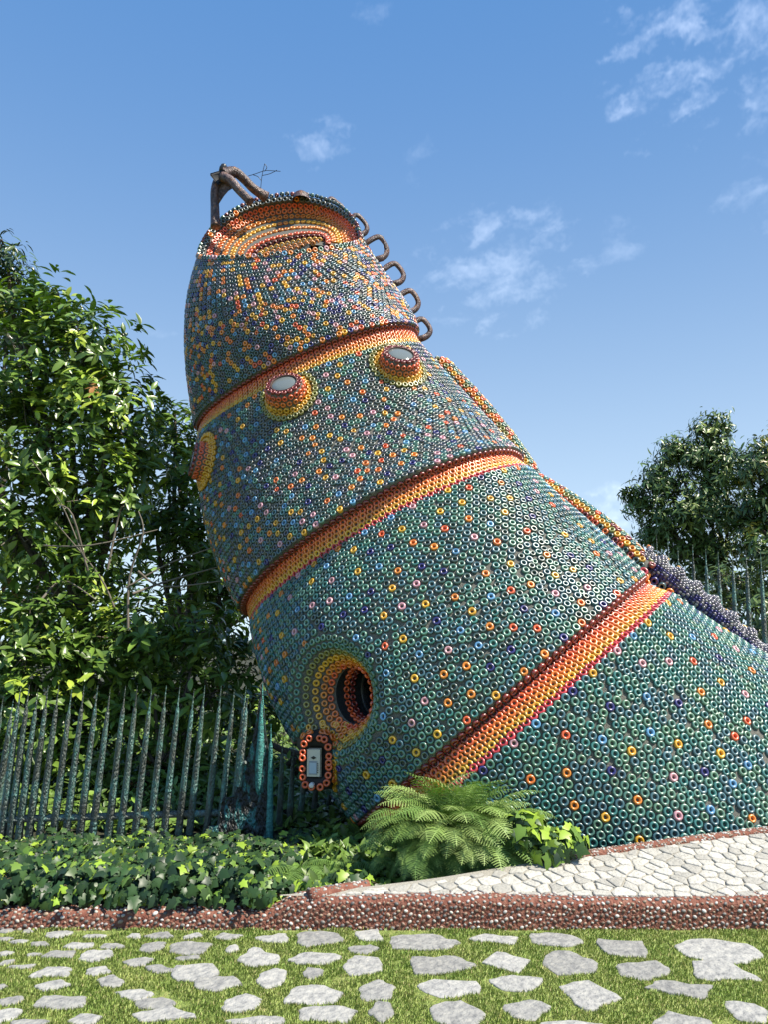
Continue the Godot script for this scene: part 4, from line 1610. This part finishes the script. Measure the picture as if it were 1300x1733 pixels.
func tree(called: String, label: String, category: String, group: String, blobs_px: Array, base: Vector3, opt: Dictionary, seed_: int) -> Node3D:
	var r := RandomNumberGenerator.new()
	r.seed = seed_
	var t := thing(called, label, category, base, group)
	var blobs := []
	for b in blobs_px: blobs.append([at(b[0], b[1], b[2]) - base, b[3] / F * b[2]])
	# trunk and limbs
	var mid := Vector3.ZERO
	for b in blobs: mid += b[0]
	mid /= blobs.size()
	var fork := Vector3(mid.x * 0.35, maxf(0.3, mid.y * opt.get("fork", 0.35)), mid.z * 0.35)
	var tr: float = opt.get("trunk", 0.09)
	var bark: Material = opt.bark
	if opt.get("trunks", 1) > 0:
		var sp := spline([Vector3(0, -0.1, 0), fork * 0.5 + Vector3(r.randf_range(-0.1, 0.1), 0, 0.05), fork], 4)
		var radii := []
		for i in sp.size(): radii.append(lerpf(tr, tr * 0.72, float(i) / sp.size()))
		put("trunk", tube(sp, radii, 9), bark, t)
	for b in blobs:
		var e: Vector3 = b[0]
		var k: Vector3 = fork.lerp(e, 0.5) + Vector3(r.randf_range(-0.25, 0.25), r.randf_range(-0.2, 0.1), r.randf_range(-0.25, 0.25)) * b[1]
		var sp := spline([fork, k, e, e + Vector3(r.randf_range(-0.4, 0.4), 0.5, r.randf_range(-0.4, 0.4)) * b[1]], 4)
		var radii := []
		for i in sp.size(): radii.append(lerpf(tr * 0.55, tr * 0.10, float(i) / sp.size()))
		put("limb", tube(sp, radii, 7), bark, t)
	var clumps := blob_points(blobs, opt.density, r)
	# twigs
	var tw := []
	for i in clumps.size():
		if r.randf() > opt.get("twigs", 0.25): continue
		var c = clumps[i]
		var p0: Vector3 = c[2].lerp(c[0], r.randf_range(0.0, 0.3))
		var m: Vector3 = p0.lerp(c[0], 0.55) + Vector3(r.randf_range(-0.1, 0.1), r.randf_range(-0.14, 0.02), r.randf_range(-0.1, 0.1))
		var w: float = opt.get("twig", 0.008)
		tw.append([tube([p0, m, c[0]], [w, w * 0.8, w * 0.4], 5), Transform3D()])
	if tw.size():
		var o := put("twigs", merge(tw), opt.get("twig_mat", bark), t)
		o.set_meta("kind", "stuff")
	var xfs := []
	var ids := PackedInt32Array()
	var n_leaf: int = opt.leaves
	var size: float = opt.size
	var droop: float = opt.get("droop", 0.0)
	for c in clumps:
		var axis: Vector3 = (c[1] + Vector3(0, opt.get("up", 0.7), 0) + Vector3(r.randf_range(-0.4, 0.4), r.randf_range(-0.4, 0.4), r.randf_range(-0.4, 0.4))).normalized()
		var u := axis.cross(Vector3(0.3, 0.2, 0.9)).normalized()
		var w := axis.cross(u)
		var young: bool = r.randf() < opt.get("young", 0.15)
		var dead: bool = r.randf() < opt.get("dead", 0.0)
		for k in n_leaf:
			var a := TAU * (k * 0.382) + r.randf() * 0.6
			var lift := r.randf_range(0.0, 0.75)
			var dir := (u * cos(a) + w * sin(a) + axis * lift + Vector3(0, -droop, 0)).normalized()
			var up := (axis + Vector3(0, 0.5, 0) + Vector3(r.randf_range(-0.4, 0.4), 0, r.randf_range(-0.4, 0.4)))
			up = (up - dir * up.dot(dir)).normalized()
			var x := up.cross(dir)
			var s := size * r.randf_range(0.45, 1.3)
			xfs.append(Transform3D(Basis(x * s, up * s, dir * s), c[0] + axis * r.randf_range(-0.06, 0.05) * opt.get("spread", 1.0) + dir * 0.012 + Vector3(r.randfn(), r.randfn(), r.randfn()) * 0.03 * opt.get("spread", 1.0)))
			if dead: ids.append(4)
			elif young: ids.append(3)
			else: ids.append(r.randi() % 3)
	# world positions for choosing the largest
	var crown := Node3D.new()
	crown.name = "crown"
	t.add_child(crown)
	var moved := []
	for x in xfs: moved.append(Transform3D(x.basis, x.origin + base))
	scatter("leaf", opt.mesh, moved, ids, opt.palette, opt.mat, crown, opt.get("own", 300), 0.25, "foliage")
	crown.position = -base
	return t

func build_plants() -> void:
	var bark := surf(0.9, noise_tex(0.03, [[0.0, lin(0.05, 0.04, 0.03)], [0.5, lin(0.12, 0.10, 0.08)], [1.0, lin(0.22, 0.19, 0.15)]], 101), 3.0, bump_tex(0.08, 10.0, 102), 1.0)
	var pale := flat(Color(0.15, 0.13, 0.105), 0.85)
	var big := leaf_mesh(0.20, 0.35, 0.22)
	var narrow := leaf_mesh(0.13, 0.3, 0.35)
	var gloss := leaf_mat(0.32, Color(0.34, 0.46, 0.07))
	var green := [Color(0.105, 0.18, 0.03), Color(0.15, 0.245, 0.042), Color(0.075, 0.135, 0.028), Color(0.32, 0.42, 0.055), Color(0.36, 0.18, 0.08)]
	var o := {"bark": bark, "mesh": big, "mat": gloss, "palette": green, "density": 205.0, "leaves": 10, "size": 0.148, "trunk": 0.09, "twigs": 0.22, "young": 0.16, "dead": 0.006, "twig_mat": pale, "fork": 0.42}
	tree("broadleaf_tree", "large bushy broadleaf tree at the left edge with glossy leaves", "tree", "", [[60, 640, 9.4, 115], [150, 590, 9.4, 95], [185, 690, 9.1, 100], [60, 780, 9.0, 125], [175, 830, 9.0, 105], [20, 520, 9.6, 75], [100, 520, 9.6, 55], [-60, 700, 9.2, 120], [30, 900, 8.8, 105], [150, 960, 8.9, 80], [235, 770, 9.4, 60]], Vector3(-3.4, 0, -9.2), o, 201)
	tree("broadleaf_tree", "slimmer broadleaf tree close against the left side of the sculpture", "tree", "", [[296, 730, 11.2, 60], [300, 800, 11.0, 72], [335, 880, 10.8, 66], [265, 900, 10.6, 80], [330, 960, 10.4, 70], [372, 1010, 10.4, 55]], Vector3(-2.75, 0, -11.0), o, 202)
	var o2 := o.duplicate()
	o2.mesh = narrow
	o2.palette = [Color(0.03, 0.055, 0.02), Color(0.04, 0.07, 0.028), Color(0.025, 0.05, 0.018), Color(0.06, 0.09, 0.03), Color(0.1, 0.08, 0.04)]
	o2.droop = 0.5
	o2.size = 0.15
	o2.density = 170.0
	tree("drooping_tree", "dark drooping tree top rising at the upper left corner of the greenery", "tree", "", [[-5, 430, 12.0, 48], [15, 470, 12.0, 50], [48, 530, 12.0, 45], [-20, 520, 12.0, 60], [10, 580, 12.0, 60]], Vector3(-6.2, 0, -12.2), o2, 203)
	var o3 := o.duplicate()
	o3.density = 200.0
	o3.trunk = 0.04
	o3.size = 0.15
	o3.fork = 0.3
	o3.young = 0.12
	tree("leafy_shrub", "tall leafy shrub behind the left stretch of the spiked fence", "shrub", "", [[50, 1080, 8.5, 115], [60, 1200, 8.2, 105], [40, 1310, 8.1, 105], [-50, 1160, 8.4, 110], [150, 1110, 8.5, 85], [140, 1260, 8.4, 90]], Vector3(-4.3, 0, -8.2), o3, 204)
	tree("leafy_shrub", "leafy shrub with bare grey branches behind the middle of the spiked fence", "shrub", "", [[230, 1090, 8.6, 90], [330, 1080, 8.9, 80], [240, 1200, 8.6, 95], [345, 1180, 8.8, 85], [230, 1320, 8.5, 90], [320, 1310, 8.7, 85], [395, 1120, 9.3, 60]], Vector3(-2.5, 0, -8.5), o3, 205)
	var o4 := o3.duplicate()
	o4.density = 170.0
	tree("leafy_shrub", "shaded shrub behind the bronze fin and under the sculpture belly", "shrub", "", [[420, 1210, 9.6, 70], [440, 1320, 9.4, 80], [500, 1370, 9.8, 75], [590, 1410, 10.4, 75], [660, 1430, 10.6, 70], [400, 1420, 9.0, 80]], Vector3(-0.72, 0, -8.9), o4.merged({"trunk": 0.085, "fork": 0.9}, true), 206)
	# bare branches among the left trees
	var br := thing("dead_branch", "bare grey branches reaching out between the left trees", "branch", at(215, 1010, 8.3))
	var r := RandomNumberGenerator.new()
	r.seed = 208
	for e in [[[225, 1060], [212, 985], [235, 900], [232, 860]], [[150, 960], [115, 880], [80, 820], [55, 780]], [[150, 960], [120, 880], [100, 850]], [[200, 1030], [160, 965], [100, 880]], [[215, 1000], [290, 950], [370, 925]], [[215, 1010], [280, 985], [375, 960]], [[60, 930], [150, 925], [260, 905]], [[225, 960], [270, 990], [375, 975]], [[190, 960], [205, 880], [213, 850]], [[75, 1010], [110, 985], [160, 1010]]]:
		var pts := []
		for q in e: pts.append(at(q[0] + r.randf_range(-9, 9), q[1] + r.randf_range(-9, 9), 8.25 + r.randf_range(-0.2, 0.2)) - br.position)
		var sp := spline(pts, 4)
		var radii := []
		var w := r.randf_range(0.007, 0.016)
		for k in sp.size(): radii.append(lerpf(w, 0.005, float(k) / sp.size()))
		put("bare_branch", tube(sp, radii, 6), pale, br)
	# wood far behind so that no gap shows through
	var o5 := {"bark": bark, "mesh": big, "mat": leaf_mat(0.5, Color(0.08, 0.12, 0.02)), "palette": green, "density": 55.0, "leaves": 9, "size": 0.26, "trunk": 0.12, "twigs": 0.05, "young": 0.2, "own": 0, "spread": 2.0}
	tree("background_tree", "shaded tree filling the gap behind the left fence", "tree", "", [[60, 1000, 15.0, 150], [220, 1080, 15.0, 130], [80, 1250, 15.0, 150], [280, 1270, 15.0, 130], [330, 1060, 15.5, 90], [430, 1030, 15.0, 60], [390, 950, 15.0, 60]], Vector3(-5.2, 0, -15.0), o5, 210)
	tree("background_tree", "low background tree seen through the gap below the sculpture", "tree", "", [[420, 1280, 15.0, 110], [540, 1370, 15.5, 90], [650, 1400, 16.0, 80], [470, 1180, 16.0, 80]], Vector3(-1.8, 0, -15.5), o5, 211)
	tree("background_tree", "broad tree beyond the left edge, behind the fence line", "tree", "", [[-180, 900, 15.0, 130], [-330, 950, 15.0, 150], [-150, 1080, 14.0, 130], [-340, 1120, 14.5, 150], [-520, 1040, 15.5, 160]], Vector3(-11.0, 0, -14.5), o5, 212)
	tree("background_tree", "low tree hidden behind the middle of the sculpture", "tree", "", [[700, 1080, 19.0, 80], [820, 1060, 19.0, 85], [940, 1040, 20.0, 80], [760, 1180, 18.0, 70], [1020, 1080, 20.0, 60]], Vector3(2.8, 0.5, -19.0), o5, 213)
	tree("background_tree", "broad tree on the bank beyond the right edge", "tree", "", [[1480, 830, 23.0, 85], [1600, 880, 23.0, 95], [1450, 950, 22.0, 80], [1570, 1000, 22.0, 90], [1720, 950, 23.0, 100]], Vector3(16.5, 2.0, -22.5), o5, 214)
	# right-hand trees on the bank
	var o6 := {"bark": bark, "mesh": narrow, "mat": leaf_mat(0.35, Color(0.10, 0.16, 0.03)), "palette": [Color(0.10, 0.165, 0.04), Color(0.14, 0.21, 0.055), Color(0.07, 0.125, 0.034), Color(0.23, 0.30, 0.065), Color(0.12, 0.10, 0.04)], "density": 150.0, "leaves": 13, "size": 0.21, "trunk": 0.10, "twigs": 0.15, "twig": 0.014, "young": 0.08, "droop": 0.55, "spread": 2.2, "fork": 0.40, "up": 0.3}
	tree("bank_tree", "tall dense tree on the bank at right with a dark leafy crown", "tree", "", [[1205, 725, 22.0, 34], [1180, 770, 22.0, 52], [1225, 790, 21.5, 52], [1140, 765, 22.2, 30], [1120, 810, 22.0, 40], [1095, 850, 22.0, 38], [1120, 885, 22.0, 40], [1165, 850, 21.6, 50], [1210, 860, 21.4, 50], [1180, 915, 22.0, 40], [1140, 930, 22.0, 34], [1225, 930, 21.5, 44], [1190, 965, 22.0, 34], [1105, 905, 22.0, 28], [1070, 840, 22.0, 20]], Vector3(10.1, 2.0, -22.0), o6, 220)
	tree("bank_tree", "tree with yellowish tips cut by the right edge of the picture", "tree", "", [[1285, 790, 20.0, 52], [1330, 760, 20.0, 50], [1310, 860, 20.0, 58], [1265, 870, 20.0, 42], [1360, 850, 20.0, 70], [1290, 930, 19.5, 46]], Vector3(10.6, 1.95, -19.5), o6.merged({"palette": [Color(0.07, 0.12, 0.024), Color(0.09, 0.15, 0.03), Color(0.05, 0.095, 0.022), Color(0.26, 0.26, 0.04), Color(0.16, 0.10, 0.04)], "young": 0.16}, true), 221)
	var o7 := o6.duplicate()
	o7.merge({"size": 0.17, "trunk": 0.05, "palette": [Color(0.09, 0.14, 0.035), Color(0.12, 0.17, 0.045), Color(0.07, 0.12, 0.03), Color(0.20, 0.24, 0.07), Color(0.12, 0.10, 0.04)], "density": 150.0, "droop": 0.35}, true)
	tree("bank_shrub", "pale green bush behind the right spikes under the bank trees", "shrub", "", [[1235, 985, 14.0, 38], [1275, 1000, 13.5, 45], [1320, 990, 13.0, 60], [1205, 1010, 14.5, 28], [1290, 1050, 12.6, 50]], Vector3(6.6, 1.55, -13.6), o7, 222)
	undergrowth(big, green)
	build_fern()
	build_ivy()

func undergrowth(mesh: Mesh, palette: Array) -> void:
	var r := RandomNumberGenerator.new()
	r.seed = 250
	var xfs := []
	var ids := PackedInt32Array()
	for i in 26000:
		var z := -7.1 - pow(r.randf(), 1.3) * 10.4
		var x := r.randf_range(-1.15, 0.32) * (absf(z) * 0.55 + 0.6)
		if i % 9 == 0:
			z = r.randf_range(-6.9, -5.3)
			x = r.randf_range(-0.6, 0.15)
		var h := 0.03 + 0.28 * pow(r.randf(), 2.0) * clampf((-7.0 - z) / 1.6, 0.10, 1.0)
		var dir := Vector3(r.randf_range(-1, 1), r.randf_range(-0.6, 0.8), r.randf_range(-1, 1)).normalized()
		var up := Vector3(r.randf_range(-0.5, 0.5), 1, r.randf_range(-0.2, 0.7))
		up = (up - dir * up.dot(dir)).normalized()
		var s := r.randf_range(0.07, 0.15)
		xfs.append(Transform3D(Basis(up.cross(dir) * s, up * s, dir * s), Vector3(x, hill(x, z) + h, z)))
		ids.append(r.randi() % 3)
	var t := thing("undergrowth", "dark leafy ground cover under the trees behind the fence", "ground cover")
	t.set_meta("kind", "stuff")
	scatter("leaf", mesh, xfs, ids, palette, leaf_mat(0.4, Color(0.1, 0.14, 0.02)), t, 0, 0.3, "foliage")

func frond(seed_: int) -> ArrayMesh:
	# base at the origin, arching towards +z; unit length
	var r := RandomNumberGenerator.new()
	r.seed = seed_
	var v := PackedVector3Array()
	var n := PackedVector3Array()
	var ix := PackedInt32Array()
	var pos := Vector3.ZERO
	var pairs := 25
	var last := Vector3.ZERO
	var twist := r.randf_range(-0.25, 0.25)
	for i in pairs + 3:
		var t := float(i) / (pairs + 2)
		var el := lerpf(1.05, -0.75, pow(t, 0.85))
		var dir := Vector3(twist * t, sin(el), cos(el)).normalized()
		pos += dir / (pairs + 2)
		var up := Vector3(0, cos(el), -sin(el))
		var side := dir.cross(up).normalized()
		# rachis
		var b := v.size()
		for q in [last - side * 0.004, last + side * 0.004, pos - side * 0.004, pos + side * 0.004]:
			v.append(q)
			n.append(up)
		ix.append_array([b, b + 2, b + 1, b + 1, b + 2, b + 3])
		last = pos
		if i < 3: continue
		var s := (i - 3.0) / (pairs - 1)
		var ln := 0.23 * pow(sin(PI * clampf(0.16 + 0.84 * s, 0, 1)), 0.8) * (1.0 - 0.15 * s) + 0.006
		for sgn in [-1.0, 1.0]:
			var ax: Vector3 = (side * sgn + dir * 0.35 + up * (0.10 + r.randf_range(-0.12, 0.12))).normalized()
			var across := ax.cross(up).normalized()
			var nn := across.cross(ax).normalized()
			if nn.dot(up) < 0: nn = -nn
			var k_n := 10
			for k in k_n:
				var u := float(k) / k_n
				var c: Vector3 = pos + ax * ln * u - up * 0.35 * ln * u * u
				var c2: Vector3 = pos + ax * ln * (u + 1.0 / k_n) - up * 0.35 * ln * pow(u + 1.0 / k_n, 2)
				var w := 0.021 * (1.0 - 0.75 * u) * clampf(ln / 0.16, 0.3, 1.0) + 0.002
				for e in [-1.0, 1.0]:
					var b2 := v.size()
					var tip: Vector3 = c.lerp(c2, 0.75) + across * e * w + ax * w * 0.45
					for q in [c, c2.lerp(c, 0.12), tip]:
						v.append(q)
						n.append((nn + across * e * 0.25).normalized())
					ix.append_array([b2, b2 + 1, b2 + 2])
	return make(v, n, ix)

func build_fern() -> void:
	var m := leaf_mat(0.55, Color(0.20, 0.30, 0.05))
	m.albedo_color = lin(0.25, 0.38, 0.095)
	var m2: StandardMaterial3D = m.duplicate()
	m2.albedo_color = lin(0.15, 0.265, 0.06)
	var m3: StandardMaterial3D = m.duplicate()
	m3.albedo_color = lin(0.33, 0.45, 0.14)
	var meshes := [frond(1), frond(2), frond(3), frond(4)]
	var r := RandomNumberGenerator.new()
	r.seed = 300
	var c0 := on_level(786, 1462, 0.2) + Vector3(0, 0, -0.26)
	var fern := thing("fern", "large bright green fern arching over the edge of the paving", "fern", Vector3(c0.x, 0.235, c0.z))
	for i in 250:
		var ring_ := sqrt(r.randf())
		var yaw := r.randf_range(-PI, PI)
		if absf(yaw) > 2.0 and r.randf() < 0.6: yaw *= 0.5
		var out := Vector3(sin(yaw) * 0.24, 0, cos(yaw) * 0.10) * ring_ + Vector3(r.randf_range(-0.16, 0.14), 0, 0)
		var s := r.randf_range(0.42, 0.66) * (1.0 - 0.30 * ring_)
		var pitch := lerpf(-1.05, 0.22, pow(ring_, 0.8)) + r.randf_range(-0.2, 0.2)
		put("frond", meshes[r.randi() % 4], [m, m2, m3][r.randi() % 3], fern, Transform3D((Basis(Vector3.UP, yaw) * Basis(Vector3.RIGHT, pitch) * Basis(Vector3.BACK, r.randf_range(-0.3, 0.3))).scaled(Vector3.ONE * s), out + Vector3(0, r.randf_range(0.0, 0.10), 0)))
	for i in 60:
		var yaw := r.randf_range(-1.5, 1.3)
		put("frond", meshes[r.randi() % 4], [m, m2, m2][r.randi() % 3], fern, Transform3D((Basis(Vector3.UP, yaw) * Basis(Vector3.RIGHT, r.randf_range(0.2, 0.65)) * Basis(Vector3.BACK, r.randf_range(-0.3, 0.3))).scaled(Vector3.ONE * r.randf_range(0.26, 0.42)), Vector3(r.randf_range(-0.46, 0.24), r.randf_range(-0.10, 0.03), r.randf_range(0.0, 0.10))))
	var c1 := on_level(905, 1440, 0.26) + Vector3(0, 0, -0.12)
	var fern2 := thing("fern", "small fern tuft at the right of the large fern by the rings", "fern", Vector3(c1.x, 0.16, c1.z))
	for i in 16:
		var yaw := r.randf_range(-1.3, 1.3)
		put("frond", meshes[r.randi() % 4], [m, m2, m3][r.randi() % 3], fern2, Transform3D((Basis(Vector3.UP, yaw) * Basis(Vector3.RIGHT, r.randf_range(-0.25, 0.25))).scaled(Vector3.ONE * r.randf_range(0.22, 0.4)), Vector3(r.randf_range(-0.1, 0.1), 0, r.randf_range(-0.05, 0.05))))
	var c2 := on_level(490, 1490, 0.1) + Vector3(0, 0, -0.35)
	var fern3 := thing("fern", "shaded fern growing in the dark gap under the sculpture belly", "fern", Vector3(c2.x, 0.0, c2.z))
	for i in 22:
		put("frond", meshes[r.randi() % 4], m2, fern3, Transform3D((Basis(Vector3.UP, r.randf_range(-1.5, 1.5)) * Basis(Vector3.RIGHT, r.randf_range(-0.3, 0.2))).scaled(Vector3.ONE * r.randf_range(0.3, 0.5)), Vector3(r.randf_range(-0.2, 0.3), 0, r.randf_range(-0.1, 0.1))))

const IVY := [Color(0.022, 0.052, 0.018), Color(0.030, 0.068, 0.022), Color(0.045, 0.09, 0.026), Color(0.24, 0.36, 0.04), Color(0.016, 0.038, 0.018), Color(0.10, 0.18, 0.03)]

func ivy_patch(called: String, label: String, c: Vector3, spots: Array, count: int, size: float, young: float, seed_: int, most: int) -> void:
	# spots: [centre, radii] of low mounds
	var r := RandomNumberGenerator.new()
	r.seed = seed_
	var t := thing(called, label, "ivy", c)
	var xfs := []
	var ids := PackedInt32Array()
	var stems := []
	var total := 0.0
	for s in spots: total += s[1].x
	for s in spots:
		for i in int(count * s[1].x / total):
			var d := Vector3(r.randfn(), absf(r.randfn()), absf(r.randfn()) * 1.1 - 0.25).normalized()
			var p: Vector3 = s[0] + d * s[1] * r.randf_range(0.66, 1.14)
			var nn := (d * 0.8 + Vector3(r.randf_range(-0.95, 0.95), r.randf_range(-0.35, 0.95), r.randf_range(-0.3, 0.95))).normalized()
			var dir := Vector3(r.randf_range(-0.8, 0.8), r.randf_range(-0.9, -0.1), r.randf_range(0.0, 0.9))
			dir = (dir - nn * dir.dot(nn)).normalized()
			var z := size * r.randf_range(0.55, 1.25)
			xfs.append(Transform3D(Basis(nn.cross(dir) * z, nn * z, dir * z), p))
			var lively: float = young * (1.8 if d.y > 0.8 or p.y < 0.14 else 0.7)
			ids.append(3 if r.randf() < lively else (5 if r.randf() < lively * 1.1 else [0, 1, 2, 4, 1][r.randi() % 5]))
			if i % 9 == 0:
				stems.append([tube([s[0] + d * s[1] * 0.3 - c, s[0] + d * s[1] * 0.7 - c + Vector3(0, 0.02, 0), p - c], [0.003, 0.0025, 0.002], 4), Transform3D()])
	if stems.size():
		var st := put("stems", merge(stems), flat(Color(0.10, 0.08, 0.04), 0.8), t)
		st.set_meta("kind", "stuff")
	var im := leaf_mat(0.40, Color(0.07, 0.10, 0.015))
	im.metallic_specular = 0.38
	var crown := Node3D.new()
	crown.name = "leaves"
	t.add_child(crown)
	crown.position = -c
	scatter("leaf", ivy_mesh(), xfs, ids, IVY, im, crown, most, 0.22, "foliage")

func build_ivy() -> void:
	var soil_rows := []
	for i in 9:
		var row := PackedVector3Array()
		for k in 31:
			var x := -5.0 + k * 0.16
			row.append(Vector3(x, 0.03 + 0.02 * sin(PI * i / 8.0) - (0.15 if i == 8 else 0.0), -4.9 - i * 0.2))
		soil_rows.append(row)
	tag(put("planting_bed", sheet(soil_rows), mats.soil), "dark soil bed behind the left kerb", "", "", "structure")
	var spots := []
	var r := RandomNumberGenerator.new()
	r.seed = 400
	for i in 17:
		var x := -2.75 + i * 0.125
		var hgt := 0.125 + 0.055 * sin(i * 1.9) + (0.085 if x > -1.45 and x < -0.75 else 0.0)
		spots.append([Vector3(x, 0.13, -5.12 + 0.04 * sin(i * 2.1)), Vector3(0.17, hgt, 0.27)])
	spots.append([Vector3(-0.82, 0.13, -5.02), Vector3(0.16, 0.20, 0.20)])
	for row in 6:
		for i in 14:
			var x := -3.1 + i * 0.18 + 0.07 * (row % 2)
			spots.append([Vector3(x, 0.07 - 0.015 * row, -5.36 - 0.27 * row), Vector3(0.19, 0.075 + 0.045 * sin(i * 1.7 + row * 2.1), 0.2)])
	for i in 9: spots.append([Vector3(-2.7 + i * 0.2, 0.06, -5.45), Vector3(0.2, 0.13 + 0.05 * sin(i * 2.3), 0.18)])
	ivy_patch("ivy_bed", "glossy dark green ivy spilling over the left kerb below the fence", Vector3(-1.7, 0.1, -5.1), spots, 10500, 0.064, 0.055, 401, 300)
	var a := at(925, 1420, 5.05)
	ivy_patch("ivy_clump", "light green ivy clump between the fern and the ringed base", Vector3(a.x, 0.24, a.z), [[Vector3(a.x, 0.29, a.z - 0.02), Vector3(0.16, 0.16, 0.12)], [a + Vector3(0.12, -0.04, -0.04), Vector3(0.17, 0.10, 0.1)], [a + Vector3(-0.12, 0.02, 0.0), Vector3(0.12, 0.16, 0.1)]], 190, 0.088, 0.40, 402, 190)
	var b := on_level(590, 1495, 0.18)
	ivy_patch("ivy_clump", "small ivy sprigs at the foot of the gap left of the fern", Vector3(b.x, 0.14, b.z), [[Vector3(b.x, 0.14, b.z - 0.12), Vector3(0.16, 0.11, 0.1)], [Vector3(b.x - 0.25, 0.12, b.z - 0.05), Vector3(0.14, 0.08, 0.08)]], 70, 0.065, 0.4, 403, 70)
	# trailing bright sprigs hanging over the kerb
	var c := on_level(440, 1525, 0.1)
	ivy_patch("ivy_sprig", "bright lime ivy sprig hanging over the kerb at its step", Vector3(c.x, 0.16, c.z), [[Vector3(c.x, 0.10, c.z - 0.06), Vector3(0.11, 0.07, 0.10)]], 34, 0.075, 0.9, 404, 34)
	# one dry leaf on the grass
	var d := on_level(97, 1568, 0.02)
	var leaf := put("fallen_leaf", leaf_mesh(0.3, 0.5, -0.3), flat(Color(0.40, 0.22, 0.09), 0.6), null, Transform3D(Basis(Vector3.UP, 0.6).scaled(Vector3.ONE * 0.045), d))
	tag(leaf, "single dry brown leaf lying on the grass near the left kerb", "leaf")

func rebase(called: String, base: Vector3) -> void:
	var t := get_node(called) as Node3D
	for c in t.get_children(): (c as Node3D).position -= base
	t.position += base

func _ready() -> void:
	rng.seed = 1234
	set_up()
	build_ground()
	build_kerb()
	build_low_wall()
	build_serpent()
	build_intercom()
	build_fences()
	build_plants()
	rebase("serpent_sculpture", Vector3(0.9, 0, -7.0))
	rebase("spiked_fence", Vector3(-2.4, 0, -6.8))
	rebase("spiked_fence_001", Vector3(-0.7, 0, -7.0))
	rebase("spiked_fence_002", Vector3(4.2, 1.2, -9.2))
	rebase("bronze_gate_fin", Vector3(-1.16, 0, -6.8))
	rebase("undergrowth", Vector3(-2.5, 0, -9.0))
